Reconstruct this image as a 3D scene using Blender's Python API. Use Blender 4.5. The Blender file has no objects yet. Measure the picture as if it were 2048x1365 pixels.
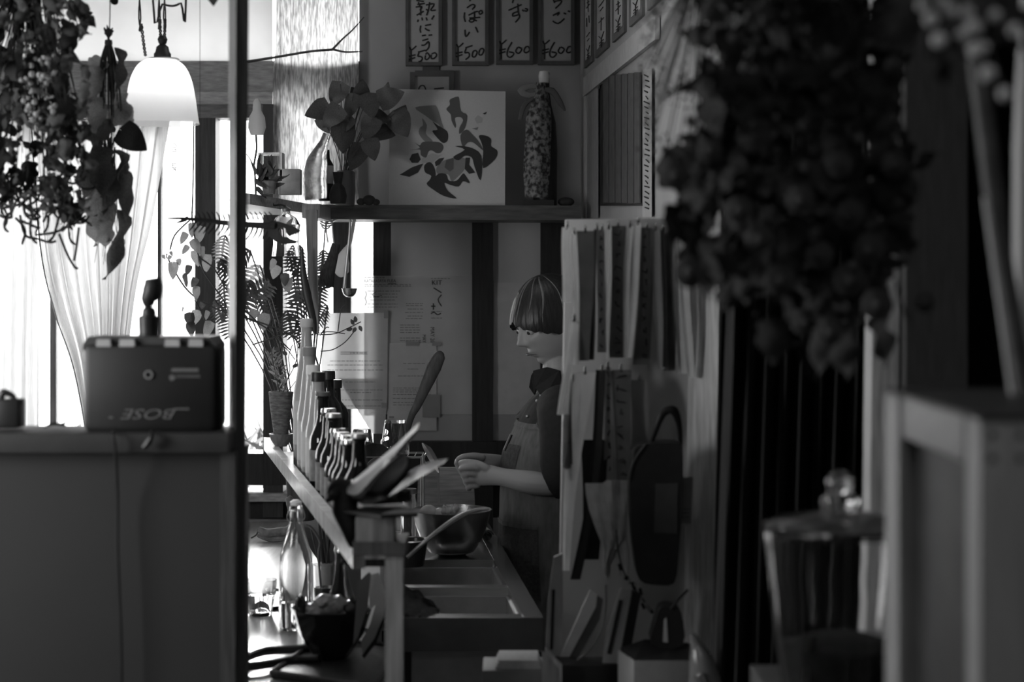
import bpy, bmesh, math, random
from mathutils import Vector, Matrix, Euler
R = random.Random(7)
C = bpy.context.scene.collection
sc = bpy.context.scene
F = 3500.0; HY = 560.0; CX = 1024.0; ZC = 1.58
# ---------------------------------------------------------------- camera, world, light, exposure
cam = bpy.data.cameras.new('camera'); camo = bpy.data.objects.new('camera', cam); C.objects.link(camo)
cam.sensor_width = 36.0; cam.lens = 36.0 * F / 2048.0
cam.shift_y = (HY - 682.5) / 2048.0
camo.location = (0, 0, ZC); camo.rotation_euler = (math.pi / 2, 0, 0)
cam.clip_start = 0.05
cam.dof.use_dof = True; cam.dof.focus_distance = 4.9; cam.dof.aperture_fstop = 3.2
sc.camera = camo
w = bpy.data.worlds.new('sky'); sc.world = w; w.use_nodes = True
wn = w.node_tree; wn.nodes.clear()
bg = wn.nodes.new('ShaderNodeBackground'); wo = wn.nodes.new('ShaderNodeOutputWorld')
bg.inputs[0].default_value = (1, 1, 1, 1); bg.inputs[1].default_value = 8.0
wn.links.new(bg.outputs[0], wo.inputs[0])
sc.view_settings.view_transform = 'Standard'; sc.view_settings.look = 'None'
sc.view_settings.exposure = 0.0; sc.view_settings.gamma = 1.0; sc.view_settings.use_curve_mapping = False
sc.cycles.max_bounces = 10; sc.cycles.transparent_max_bounces = 24
sc.cycles.diffuse_bounces = 4; sc.cycles.glossy_bounces = 5; sc.cycles.transmission_bounces = 9
sc.cycles.caustics_reflective = False; sc.cycles.caustics_refractive = False
sc.cycles.sample_clamp_indirect = 5.0
sc.cycles.use_denoising = True

def area(name, loc, rot, sx, sy, power, portal=False, spread=180):
    l = bpy.data.lights.new(name, 'AREA'); l.shape = 'RECTANGLE'; l.size = sx; l.size_y = sy; l.energy = power
    l.spread = math.radians(spread)
    if portal: l.cycles.is_portal = True
    o = bpy.data.objects.new(name, l); o.location = loc; o.rotation_euler = rot; C.objects.link(o)
    return o
sun = bpy.data.lights.new('sun', 'SUN'); sun.energy = 5.5; sun.angle = math.radians(16)
suno = bpy.data.objects.new('sun', sun); C.objects.link(suno)
suno.rotation_euler = Vector((-0.25, 1.0, 0.34)).to_track_quat('Z', 'Y').to_euler()
TA = math.tan(math.radians(11)); CB = 5.853
area('window_portal', (-1.3, 5.75, 1.6), (math.radians(-90), 0, math.radians(11)), 1.9, 1.9, 1, portal=True)
area('room_fill', (0.3, 0.2, 2.5), (0, 0, 0), 1.2, 1.2, 7.0)  # unseen fill light added to lift the interior
def aim(loc, tgt): return (Vector(loc) - Vector(tgt)).to_track_quat('Z', 'Y').to_euler()
area('left_rake_light', (-2.17, 2.4, 1.6), aim((-2.17, 2.4, 1.6), (0.2, 3.9, 1.2)), 1.1, 1.0, 60.0)  # area light added to rake from the left; this wall has no window
area('kitchen_fill', (-0.2, 4.2, 2.58), (0, 0, 0), 0.8, 0.3, 1.5)  # unseen fill light added over the kitchen


# ---------------------------------------------------------------- helpers
def P(px, py, Y): return Vector(((px - CX) * Y / F, Y, ZC - (py - HY) * Y / F))
def BK(px, py, dy=0.0):
    k = (px - CX) / F
    Y = CB / (1 - k * TA) + dy
    return Vector((k * Y, Y, ZC - (py - HY) * Y / F))

def sm(pts, n=4, closed=True):
    out = []; N = len(pts)
    rng = range(N) if closed else range(N - 1)
    for i in rng:
        g = (lambda j: pts[j % N]) if closed else (lambda j: pts[max(0, min(N - 1, j))])
        p0, p1, p2, p3 = g(i - 1), g(i), g(i + 1), g(i + 2)
        for k in range(n):
            t = k / n
            out.append(tuple(0.5 * ((2 * b) + (-a + c) * t + (2 * a - 5 * b + 4 * c - d) * t * t + (-a + 3 * b - 3 * c + d) * t ** 3)
                             for a, b, c, d in zip(p0, p1, p2, p3)))
    if not closed: out.append(tuple(pts[-1]))
    return out

def nb(): return bmesh.new()
def b_prism(bm, pts, vec):
    vec = Vector(vec)
    a = [bm.verts.new(p) for p in pts]; b = [bm.verts.new(Vector(p) + vec) for p in pts]
    n = len(pts)
    bm.faces.new(a); bm.faces.new(b[::-1])
    for i in range(n): bm.faces.new((a[i], b[i], b[(i + 1) % n], a[(i + 1) % n]))
def b_box(bm, lo, hi, bev=0.0):
    lo = Vector(lo); hi = Vector(hi)
    m = Matrix.Translation((lo + hi) / 2) @ Matrix.Diagonal((*[max(abs(v), 1e-5) for v in (hi - lo)], 1))
    r = bmesh.ops.create_cube(bm, size=1, matrix=m)
    if bev > 0:
        es = list({e for v in r['verts'] for e in v.link_edges})
        bmesh.ops.bevel(bm, geom=es, offset=bev, segments=2, affect='EDGES', profile=0.5)
def b_quad(bm, c, z0, z1):      # c: four (x,y)
    b_prism(bm, [(x, y, z0) for x, y in c], (0, 0, z1 - z0))
def b_tube(bm, pts, r, seg=8, cap=True, flat=1.0):
    pts = [Vector(p) for p in pts]; n = len(pts)
    if not hasattr(r, '__len__'): r = [r] * n
    elif len(r) != n:
        q = list(r); r = []
        for i in range(n):
            u = i / (n - 1) * (len(q) - 1); k = min(int(u), len(q) - 2); r.append(q[k] + (q[k + 1] - q[k]) * (u - k))
    rings = []; up = None
    for i, p in enumerate(pts):
        t = (pts[min(n - 1, i + 1)] - pts[max(0, i - 1)])
        if t.length < 1e-9: t = Vector((0, 0, 1))
        t.normalize()
        if up is None:
            up = Vector((0, 1, 0)) if abs(t.y) < 0.9 else Vector((1, 0, 0))
        s = t.cross(up)
        if s.length < 1e-4: s = t.cross(Vector((0.3, 0.5, 0.8)))
        s.normalize(); up = s.cross(t).normalized()
        rings.append([bm.verts.new(p + r[i] * (math.cos(a) * s + math.sin(a) * up * flat)) for a in [2 * math.pi * k / seg for k in range(seg)]])
    for A, B in zip(rings, rings[1:]):
        for k in range(seg): bm.faces.new((A[k], A[(k + 1) % seg], B[(k + 1) % seg], B[k]))
    if cap: bm.faces.new(rings[0][::-1]); bm.faces.new(rings[-1])
def b_lathe(bm, c, prof, seg=32, closed_prof=False, axis=None, wob=None):
    """prof: (r,z) ; axis: rotation matrix"""
    c = Vector(c); rings = []
    M = axis or Matrix.Identity(3)
    for r, z in prof:
        if r < 1e-6: rings.append([bm.verts.new(c + M @ Vector((0, 0, z)))])
        else: rings.append([bm.verts.new(c + M @ Vector((r * (wob(a, z) if wob else 1) * math.cos(a), r * (wob(a, z) if wob else 1) * math.sin(a), z))) for a in [2 * math.pi * k / seg for k in range(seg)]])
    prs = list(zip(rings, rings[1:]))
    if closed_prof: prs.append((rings[-1], rings[0]))
    for A, B in prs:
        if len(A) == 1 and len(B) == 1: continue
        for k in range(seg):
            k2 = (k + 1) % seg
            if len(A) == 1: bm.faces.new((A[0], B[k], B[k2]))
            elif len(B) == 1: bm.faces.new((A[k], B[0], A[k2]))
            else: bm.faces.new((A[k], B[k], B[k2], A[k2]))
def b_ball(bm, c, r, u=12, v=8, sc_=(1, 1, 1)):
    bmesh.ops.create_uvsphere(bm, u_segments=u, v_segments=v, radius=r, matrix=Matrix.Translation(c) @ Matrix.Diagonal((*sc_, 1)))
def mesh_of(name, bm, m, smooth=False, recalc=True):
    if recalc: bmesh.ops.recalc_face_normals(bm, faces=bm.faces)
    me = bpy.data.meshes.new(name); bm.to_mesh(me); bm.free()
    if smooth:
        for p in me.polygons: p.use_smooth = True
    if m: me.materials.append(m)
    return me
def autosmooth(me, deg=35):
    for p in me.polygons: p.use_smooth = True
    bm = bmesh.new(); bm.from_mesh(me)
    for e in bm.edges:
        if len(e.link_faces) == 2 and e.calc_face_angle(0) > math.radians(deg): e.smooth = False
    bm.to_mesh(me); bm.free()
def obj(name, bm, m, parent=None, loc=(0, 0, 0), smooth=None, label=None):
    me = bm if isinstance(bm, bpy.types.Mesh) else mesh_of(name, bm, m)
    if smooth is not False and not isinstance(bm, bpy.types.Mesh): autosmooth(me, 38 if smooth is None else smooth)
    o = bpy.data.objects.new(name, me); C.objects.link(o); o.location = loc
    if parent: o.parent = parent
    if label: o['label'] = label
    return o
def struct(name, bm, m, parent=None):
    o = obj(name, bm, m, parent)
    if not parent: o['kind'] = 'structure'
    return o
def tag(o, label, cat, group=None, kind=None):
    if label: o['label'] = label
    if cat: o['category'] = cat
    if group: o['group'] = group
    if kind: o['kind'] = kind
    return o
class Th:
    """a thing standing at pixel (px,py) seen at depth Y ('B' = on the window wall)"""
    def __init__(s, name, label, cat, px, py, Y, group=None, solo=False, kind=None):
        s.G = BK if Y == 'B' else (lambda a, b, dy=0.0: P(a, b, Y + dy))
        s.loc = s.G(px, py); s.Y = s.loc.y; s.s = s.Y / F; s.px = px; s.py = py
        s.meta = (name, label, cat, group, kind); s.o = None
        if not solo:
            s.o = bpy.data.objects.new(name, None); C.objects.link(s.o); s.o.location = s.loc
            s.o.empty_display_size = 0.05
            tag(s.o, label, cat, group, kind)
    def L(s, px, py, dy=0.0): return s.G(px, py, dy) - s.loc
    def part(s, name, bm, m, parent=None, label=None, smooth=None):
        return obj(name, bm, m, parent or s.o, smooth=smooth, label=label)
    def solo(s, bm, m, smooth=None):
        n, l, c, g, k = s.meta
        o = obj(n, bm, m, None, s.loc, smooth=smooth); tag(o, l, c, g, k); s.o = o; return o
    def poly(s, bm, pts, dy=0.0, th=0.002): b_prism(bm, [s.L(q[0], q[1], dy + (q[2] if len(q) > 2 else 0)) for q in pts], (0, th, 0)); return bm
    def tube(s, bm, pts, r, seg=8, n=0, flat=1.0):
        pts = [(q[0], q[1], q[2] if len(q) > 2 else 0.0) for q in pts]
        if n: pts = sm(pts, n, closed=False)
        rr = [x * s.s for x in r] if hasattr(r, '__len__') else r * s.s
        b_tube(bm, [s.L(*q) for q in pts], rr, seg, flat=flat); return bm
    def lathe(s, bm, cx, prof, dy=0.0, seg=32, closed=False, wob=None):
        py0 = prof[0][1]; c = s.L(cx, py0, dy)
        b_lathe(bm, c, [(r * s.s, (py0 - y) * s.s) for r, y in prof], seg, closed, wob=wob); return bm
    def box(s, bm, x0, y0, x1, y1, d0=0.0, d1=0.02, bev=0.0):
        a = s.L(x0, y1, d0); b = s.L(x1, y0, d0); b_box(bm, (a.x, a.y, a.z), (b.x, a.y + (d1 - d0), b.z), bev); return bm
    def slab(s, bm, x0, y0, x1, y1, d0=0.0, th=0.02):   # follows a slanted plane
        return s.poly(bm, [(x0, y0), (x1, y0), (x1, y1), (x0, y1)], d0, th)

def copy_thing(o, loc, group=None, label=None, parent=None):
    c = o.copy(); C.objects.link(c); c.location = loc
    if group: c['group'] = group
    if label: c['label'] = label
    if parent: c.parent = parent
    for ch in list(o.children):
        d = ch.copy(); C.objects.link(d); d.parent = c
        for g in list(ch.children):
            e = g.copy(); C.objects.link(e); e.parent = d
    return c

# ---------------------------------------------------------------- materials (the photograph is black and white: greys only)
MATS = {}
def mat(name, v, rough=0.6, metal=0.0, amp=0.15, scale=30.0, stretch=(1, 1, 1), bump=0.0, trans=0.0, ior=1.45, spec=0.5, transl=0.0, contrast=1.0, coat=0.0):
    if name in MATS: return MATS[name]
    m = bpy.data.materials.new(name); m.use_nodes = True; nt = m.node_tree; p = nt.nodes['Principled BSDF']
    p.inputs['Roughness'].default_value = rough; p.inputs['Metallic'].default_value = metal
    p.inputs['Transmission Weight'].default_value = trans; p.inputs['IOR'].default_value = ior
    p.inputs['Specular IOR Level'].default_value = spec; p.inputs['Coat Weight'].default_value = coat
    p.inputs['Base Color'].default_value = (v, v, v, 1)
    if amp > 0:
        tc = nt.nodes.new('ShaderNodeTexCoord'); mp = nt.nodes.new('ShaderNodeMapping'); mp.inputs['Scale'].default_value = stretch
        nz = nt.nodes.new('ShaderNodeTexNoise'); nz.inputs['Scale'].default_value = scale; nz.inputs['Detail'].default_value = 6
        cr = nt.nodes.new('ShaderNodeValToRGB'); e = cr.color_ramp
        lo = max(0, v * (1 - amp)); hi = min(1, v * (1 + amp))
        e.elements[0].position = 0.5 - 0.22 / contrast; e.elements[1].position = 0.5 + 0.22 / contrast
        e.elements[0].color = (lo, lo, lo, 1); e.elements[1].color = (hi, hi, hi, 1)
        nt.links.new(tc.outputs['Object'], mp.inputs[0]); nt.links.new(mp.outputs[0], nz.inputs['Vector'])
        nt.links.new(nz.outputs['Fac'], cr.inputs[0]); nt.links.new(cr.outputs[0], p.inputs['Base Color'])
        if bump:
            bp = nt.nodes.new('ShaderNodeBump'); bp.inputs['Strength'].default_value = bump; bp.inputs['Distance'].default_value = 0.004
            nt.links.new(nz.outputs['Fac'], bp.inputs['Height']); nt.links.new(bp.outputs[0], p.inputs['Normal'])
        src = cr.outputs[0]
    if transl:
        tr = nt.nodes.new('ShaderNodeBsdfTranslucent'); mx = nt.nodes.new('ShaderNodeMixShader'); mx.inputs[0].default_value = transl
        tr.inputs[0].default_value = (v, v, v, 1)
        if amp > 0: nt.links.new(src, tr.inputs[0])
        out = nt.nodes['Material Output']
        nt.links.new(p.outputs[0], mx.inputs[1]); nt.links.new(tr.outputs[0], mx.inputs[2]); nt.links.new(mx.outputs[0], out.inputs[0])
    MATS[name] = m; return m
def wood(name, v, rough=0.5, amp=0.35, vert=True, scale=18):
    return mat(name, v, rough, amp=amp, scale=scale, stretch=(6, 6, 0.5) if vert else (0.5, 6, 6), bump=0.25)
def thin_glass(name, tint=0.97):
    m = bpy.data.materials.new(name); m.use_nodes = True; nt = m.node_tree; nt.nodes.clear()
    t = nt.nodes.new('ShaderNodeBsdfTransparent'); t.inputs[0].default_value = (tint, tint, tint, 1)
    g = nt.nodes.new('ShaderNodeBsdfGlossy'); g.inputs['Roughness'].default_value = 0.02
    f = nt.nodes.new('ShaderNodeFresnel'); f.inputs[0].default_value = 1.3
    mx = nt.nodes.new('ShaderNodeMixShader'); o = nt.nodes.new('ShaderNodeOutputMaterial')
    nt.links.new(f.outputs[0], mx.inputs[0]); nt.links.new(t.outputs[0], mx.inputs[1]); nt.links.new(g.outputs[0], mx.inputs[2]); nt.links.new(mx.outputs[0], o.inputs[0])
    MATS[name] = m; return m
def sheer(name, v, tr, amp=0.1, scale=60, stretch=(6, 6, .3)):
    m = mat(name, v, 0.9, amp=amp, scale=scale, stretch=stretch, transl=0.85); nt = m.node_tree
    out = nt.nodes['Material Output']; src = out.inputs[0].links[0].from_socket
    t = nt.nodes.new('ShaderNodeBsdfTransparent'); mx = nt.nodes.new('ShaderNodeMixShader'); mx.inputs[0].default_value = tr
    nt.links.new(src, mx.inputs[1]); nt.links.new(t.outputs[0], mx.inputs[2]); nt.links.new(mx.outputs[0], out.inputs[0]); return m
def glow(name, v, s):
    m = bpy.data.materials.new(name); m.use_nodes = True; p = m.node_tree.nodes['Principled BSDF']
    p.inputs['Emission Color'].default_value = (v, v, v, 1); p.inputs['Emission Strength'].default_value = s; MATS[name] = m; return m
M_wall = mat('plaster', 0.36, 0.85, amp=0.06, scale=8, bump=0.05)
M_floor = wood('floor_wood', 0.12, 0.5)
M_dwood = wood('dark_wood', 0.055, 0.45)
M_mwood = wood('brown_wood', 0.16, 0.5)
M_mwoodh = wood('brown_wood_level', 0.16, 0.5, vert=False)
M_lwood = wood('pale_wood', 0.36, 0.5)
M_lwoodh = wood('pale_wood_level', 0.40, 0.42, vert=False)
M_white = mat('white_paint', 0.75, 0.6, amp=0.04)
M_paper = mat('paper', 0.72, 0.75, amp=0.05, scale=12, transl=0.6)
M_paper2 = mat('grey_paper', 0.36, 0.75, amp=0.08, scale=12, transl=0.25)
M_ink = mat('ink', 0.02, 0.6, amp=0)
M_inkg = mat('grey_ink', 0.14, 0.6, amp=0)
M_black = mat('black_plastic', 0.016, 0.45, amp=0.1)
M_dark = mat('dark_matter', 0.03, 0.8, amp=0.4)
M_steel = mat('steel', 0.55, 0.25, metal=1.0, amp=0.08, scale=40, stretch=(1, 8, 8))
M_steeld = mat('dull_steel', 0.45, 0.42, metal=1.0, amp=0.1)
M_glass = mat('clear_glass', 1.0, 0.02, amp=0, trans=1.0, ior=1.45)
M_brown = mat('brown_glass', 0.05, 0.04, amp=0, trans=0.8, ior=1.45)
M_frost = sheer('milky_glass', 0.8, 0.25, amp=0)
M_pane = thin_glass('window_glass')
M_leaf = mat('leaf_green', 0.22, 0.5, amp=0.25, scale=20, transl=0.45)
M_leafd = mat('leaf_dark', 0.07, 0.5, amp=0.3, scale=20, transl=0.2)
M_dry = mat('dried_leaf', 0.10, 0.8, amp=0.45, scale=25, transl=0.3, bump=0.3)
M_dryd = mat('dried_dark', 0.03, 0.85, amp=0.5, scale=30, bump=0.3)
M_stem = mat('stem', 0.06, 0.8, amp=0.3)
M_label = mat('bottle_label', 0.55, 0.7, amp=0.1)
M_denim = mat('faded_denim', 0.24, 0.9, amp=0.25, scale=35, stretch=(2, 2, .6), bump=0.3)
M_cloth = mat('black_cloth', 0.016, 0.9, amp=0.2, scale=80, bump=0.2)
M_skin = mat('skin', 0.34, 0.45, amp=0.05, scale=8, spec=0.4)
M_hair = mat('black_hair', 0.012, 0.38, amp=0.3, scale=90, stretch=(3, 3, .3), bump=0.3)
M_hairl = mat('bleached_hair', 0.13, 0.5, amp=0.3, scale=90, stretch=(3, 3, .3))

# text
_tc = {}
def text_mesh(s, size=1.0, shear=0.0, ext=0.0):
    cu = bpy.data.curves.new('t', 'FONT'); cu.body = s; cu.size = size; cu.shear = shear; cu.extrude = ext; cu.resolution_u = 3
    cu.align_x = 'LEFT'
    o = bpy.data.objects.new('t', cu); C.objects.link(o); bpy.context.view_layer.update()
    me = bpy.data.meshes.new_from_object(o.evaluated_get(bpy.context.evaluated_depsgraph_get()))
    bpy.data.objects.remove(o); bpy.data.curves.remove(cu); return me
def add_text(th, bm, s, x, y, h, dy=-0.001, ang=0.0, width=None, shear=0.0):
    """text with its lower left at pixel x,y ; cap height h px ; width px ; ang in degrees (clockwise on screen)"""
    me = text_mesh(s, 1.0, shear); vs = [v.co.copy() for v in me.vertices]
    if not vs: return
    x0 = min(v.x for v in vs); x1 = max(v.x for v in vs); y0 = 0; y1 = max(v.y for v in vs)
    sy = h / (y1 or 1); sx = sy if width is None else width / (x1 - x0)
    ca, sa = math.cos(math.radians(ang)), math.sin(math.radians(ang)); nv = []
    for v in vs:
        a = (v.x - x0) * sx; b = v.y * sy
        nv.append(bm.verts.new(th.L(x + a * ca + b * sa, y + a * sa - b * ca, dy)))
    for f in me.polygons:
        try: bm.faces.new([nv[i] for i in f.vertices])
        except ValueError: pass
    bpy.data.meshes.remove(me)
def strokes(th, bm, sts, w=2.0, dy=-0.0015, f=None):
    for st in sts:
        st = [f(*q) for q in st] if f else st
        b_tube(bm, [th.L(a, b, dy) for a, b in (sm(st, 3, False) if len(st) > 2 else st)], w * th.s * 0.5, 5, flat=0.15)

# ---------------------------------------------------------------- leaves
def leaf_me(name, m, kind='oval', cup=0.12, fold=0.1, bend=0.15):
    bm = nb(); n = 11; rows = []
    for i in range(n + 1):
        t = i / n
        if kind == 'oval': wd = math.sin(math.pi * t ** 0.8) ** 0.8
        elif kind == 'heart': wd = math.sin(math.pi * min(1, t * 0.93 + 0.07) ** 0.55) ** 0.75
        elif kind == 'long': wd = math.sin(math.pi * t ** 0.6) ** 0.7
        elif kind == 'crisp': wd = (math.sin(math.pi * t ** 0.7) ** 0.7) * (1 + 0.16 * math.sin(t * 13))
        wd *= 0.5
        if i in (0, n): wd = 0.012
        yb = -bend * (t * t)
        rows.append([bm.verts.new((t - (0.12 if kind == 'heart' and k != 0 and i < 2 else 0), yb + abs(k) * wd * fold + cup * math.sin(t * 9 + k) * 0.2, k * wd)) for k in (-1, -0.5, 0, 0.5, 1)])
    for A, B in zip(rows, rows[1:]):
        for k in range(4): bm.faces.new((A[k], B[k], B[k + 1], A[k + 1]))
    me = mesh_of(name, bm, m, smooth=True); return me
def lf(parent, me, loc, length, width, ang, roll=0.0, yaw=0.0, name='leaf'):
    o = bpy.data.objects.new(name, me); C.objects.link(o); o.parent = parent; o.location = loc
    o.rotation_mode = 'XYZ'
    M = Matrix.Rotation(math.radians(yaw), 3, 'Z') @ Matrix.Rotation(-math.radians(ang), 3, 'Y') @ Matrix.Rotation(math.radians(roll), 3, 'X')
    o.rotation_euler = M.to_euler(); o.scale = (length, length, width); return o
LO = leaf_me('leaf_oval', M_leaf, 'oval'); LH = leaf_me('leaf_heart', M_leaf, 'heart', bend=0.05)
LOD = leaf_me('leaf_oval_dark', M_leafd, 'oval'); LHD = leaf_me('leaf_heart_dark', M_leafd, 'heart')
LL = leaf_me('leaf_long', M_leafd, 'long', bend=0.3); LLL = leaf_me('leaf_long_pale', M_leaf, 'long', bend=0.3)
LC = leaf_me('leaf_dry', M_dry, 'crisp', cup=0.5, fold=0.35, bend=0.35); LCD = leaf_me('leaf_dry_dark', M_dryd, 'crisp', cup=0.5, fold=0.35, bend=0.3)
# ================================================================ the setting
def wslab(bm, x0, y0, x1, y1, d0, th):
    b_prism(bm, [BK(x0, y0, d0), BK(x1, y0, d0), BK(x1, y1, d0), BK(x0, y1, d0)], (0, th, 0))
def S(name, rects, m, d0=0.0, th=0.1, parent=None):
    bm = nb()
    for r in rects: wslab(bm, *r, d0, th)
    return struct(name, bm, m, parent)
ZCEIL = 2.62
bm = nb(); b_box(bm, (-2.3, -1.7, -0.1), (1.7, 6.3, 0.0)); struct('floor', bm, M_floor)
bm = nb(); b_box(bm, (-2.4, -1.7, ZCEIL), (1.7, 6.4, ZCEIL + 0.1)); struct('ceiling', bm, mat('ceiling_board', 0.45, 0.9, amp=0.1))
bm = nb(); b_box(bm, (-2.3, -1.6, 0), (-2.2, 5.42, ZCEIL)); struct('wall_left', bm, M_wall)
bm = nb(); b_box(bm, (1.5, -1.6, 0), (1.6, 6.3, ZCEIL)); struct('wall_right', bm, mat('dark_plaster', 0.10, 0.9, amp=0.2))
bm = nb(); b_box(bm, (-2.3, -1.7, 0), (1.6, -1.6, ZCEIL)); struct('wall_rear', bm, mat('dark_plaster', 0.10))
bm = nb()
wslab(bm, 718, -90, 2600, 440, 0, 0.12); wslab(bm, 640, 130, 718, 412, 0.0, 0.12); wslab(bm, 1132, 440, 2600, 1560, 0, 0.12); wslab(bm, -400, 1036, 1132, 1560, 0, 0.12)  # second piece is added unseen behind the blind, dimming its right part
struct('wall_back', bm, M_wall)
# right kitchen wall running towards the camera
bm = nb(); b_prism(bm, [(0.2286, 5.86, 0), (0.433, 3.62, 0), (0.55, 3.62, 0), (0.36, 5.86, 0)], (0, 0, ZCEIL)); struct('wall_kitchen', bm, M_wall)
# window frames
S('trim_1', [(-400, 122, 718, 184)], wood('lintel_wood', 0.30, vert=False), -0.03, 0.12)
S('trim_2', [(-400, 184, 545, 208)], wood('lintel_pale', 0.36, vert=False), -0.05, 0.12)
S('trim_3', [(-400, 208, 545, 236)], M_mwoodh, -0.02, 0.1)
M_post = wood('post_wood', 0.045, 0.5)
M_postd = wood('stile_wood', 0.022, 0.5)
S('trim_4', [(390, 236, 431, 1036)], M_post, -0.02, 0.09)
S('trim_5', [(526, 208, 566, 1036)], M_post, -0.04, 0.11)
S('trim_6', [(666, 412, 702, 1036)], M_post, 0.03, 0.08)
S('trim_7', [(746, 436, 782, 1036)], M_post, -0.01, 0.1)
S('trim_8', [(315, 236, 322, 1036)], M_mwood, 0.0, 0.03)
S('trim_9', [(100, 236, 112, 1036), (-130, 236, -110, 1036)], M_lwood, 0.05, 0.03)
S('trim_10', [(-400, 908, 1132, 971)], M_postd, -0.045, 0.13)
S('trim_11', [(-400, 1003, 600, 1037)], M_postd, -0.02, 0.1)
S('trim_12', [(-400, 988, 600, 1004)], M_lwoodh, -0.07, 0.16)
# sliding door with milky board panels
d = bpy.data.objects.new('door_1', None); C.objects.link(d); d['kind'] = 'structure'
M_panel = mat('milky_panel', 0.40, 0.6, amp=0.08, scale=5)
M_panel2 = mat('milky_panel_lower', 0.30, 0.6, amp=0.08, scale=5)
S('stile', [(944, 436, 986, 1100)], M_postd, -0.04, 0.05, d); S('stile', [(1081, 436, 1140, 1100)], M_postd, -0.04, 0.05, d)
S('rail', [(782, 884, 1132, 936)], M_postd, -0.055, 0.05, d)
S('panel', [(782, 436, 944, 829)], M_panel, -0.01, 0.02, d); S('panel', [(986, 436, 1081, 829)], M_panel, -0.01, 0.02, d)
S('lower_panel', [(782, 829, 944, 884)], M_panel2, -0.012, 0.02, d); S('lower_panel', [(986, 829, 1081, 884)], M_panel2, -0.012, 0.02, d)
S('wall_lower', [(782, 936, 1132, 1036)], mat('dark_board', 0.03, 0.6), 0.0, 0.1)
# transom of white paper, glass below
M_shoji = mat('shoji_paper', 0.62, 0.9, amp=0.04, scale=10, transl=0.62)
S('window_1', [(-400, -90, 545, 122)], M_shoji, 0.04, 0.004)
S('window_2', [(-398, 236, 390, 990), (431, 236, 526, 990)], M_pane, 0.06, 0.004)
S('window_3', [(566, 184, 640, 990), (702, 440, 746, 990)], M_pane, 0.06, 0.004)
S('window_4', [(545, -90, 718, 122)], M_pane, 0.06, 0.004)
# outside: ground, pale house across the lane, railings, a few things seen burnt out through the glass
bm = nb(); b_box(bm, (-9, 6.3, -0.35), (5, 16, -0.25)); struct('ground', bm, mat('pavement', 0.6, 0.9, amp=0.1))
t = Th('house', 'pale house front across the lane, washed out beyond the window', 'building', 300, 600, 13.0)
bm = nb(); b_box(bm, (-7, 0, -2.2), (5, 0.3, 0.75)); t.part('wall', bm, mat('pale_render', 0.85, 0.9, amp=0.05))
for i, (a, b, c_, e) in enumerate([(150, 620, 225, 760), (360, 300 + 200, 420, 620), (700, 470, 740, 600), (20, 540, 60, 700)]):
    bm = nb(); t.box(bm, a, b, c_, e, -0.04, 0.0); wv = t.part('window', bm, mat('house_window', 0.45, 0.4, amp=0.1))
t = Th('railing', 'white iron railing outside behind the ladle', 'railing', 720, 640, 7.2)
for x in (708, 716, 724, 733, 742, 752):
    bm = nb(); t.box(bm, x, 440, x + 2.2, 1490, 0, 0.01); t.part('bar', bm, mat('grey_iron', 0.42, 0.5, amp=0.1))
for y in (570, 890):
    bm = nb(); t.box(bm, 700, y, 760, y + 5, -.01, 0.02); t.part('rail', bm, mat('grey_iron', .5))

# ---------------------------------------------------------------- near pillar and partition cabinet
bm = nb()
def pl(px, py, Y): return P(px, py, Y)
top = [(458, 3.10), (474, 3.0), (502, 3.01), (497, 3.14)]
bot = [(455, 3.10), (466, 3.0), (481, 3.01), (478, 3.14)]
a = [bm.verts.new((P(x, 0, Y).x, Y, ZCEIL)) for x, Y in top]; b = [bm.verts.new((P(x, 0, Y).x, Y, 0)) for x, Y in bot]
for i in range(4): bm.faces.new((a[i], b[i], b[(i + 1) % 4], a[(i + 1) % 4]))
bm.faces.new(a); bm.faces.new(b)
struct('trim_13', bm, wood('pillar_wood', 0.075, 0.35))
t = Th('partition_cabinet', 'dark waist-high cabinet in front of the bright window with the loudspeaker on it', 'cabinet', 230, 1365 + 400, 2.96)
bot_z = -t.loc.z
bm = nb(); l = t.L(440, 905, 0.0); b_box(bm, (-1.2, 0.012, bot_z), (l.x, 0.15, l.z)); t.part('panel', bm, mat('cabinet_front', 0.026, 0.6, amp=0.08, scale=4))
bm = nb(); l2 = t.L(470, 905); b_box(bm, (l.x, 0.0, bot_z), (l2.x, 0.16, l2.z)); t.part('stile', bm, M_dwood)
bm = nb(); l3 = t.L(462, 866); b_box(bm, (-1.2, -0.02, l2.z), (l3.x, 0.15, l3.z), 0.003); t.part('top_board', bm, mat('cabinet_top', 0.05, 0.55, amp=0.1))

# ---------------------------------------------------------------- customers' counter, ledge with lip, kitchen counter
LX = lambda Y: -0.289 - 0.2145 * (Y - 3.17)
t = Th('counter', 'long pale wooden counter shining under the window, with carafe and glasses on it', 'counter', 560, 1245, 4.0)
z = 0.80 - t.loc.z; o = Vector((t.loc.x, t.loc.y, 0))
bm = nb(); b_prism(bm, [(-1.75 - o.x, 3.18 - o.y, z - 0.04), (LX(3.2) + 0.12 - o.x, 3.18 - o.y, z - 0.04), (LX(5.7) + 0.12 - o.x, 5.66 - o.y, z - 0.04), (-1.75 - o.x, 5.45 - o.y, z - 0.04)], (0, 0, 0.04))
t.part('board', bm, mat('counter_wood', 0.42, 0.25, amp=0.12, scale=14, stretch=(6, 0.5, 6), bump=0.05))
bm = nb(); b_box(bm, (-1.7 - o.x, 3.3 - o.y, -t.loc.z), (-1.64 - o.x, 3.36 - o.y, z - 0.04)); t.part('leg', bm, M_mwood)
bm = nb(); b_box(bm, (-0.62 - o.x, 4.9 - o.y, -t.loc.z), (-0.56 - o.x, 4.96 - o.y, z - 0.04)); t.part('leg', bm, M_mwood)
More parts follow.
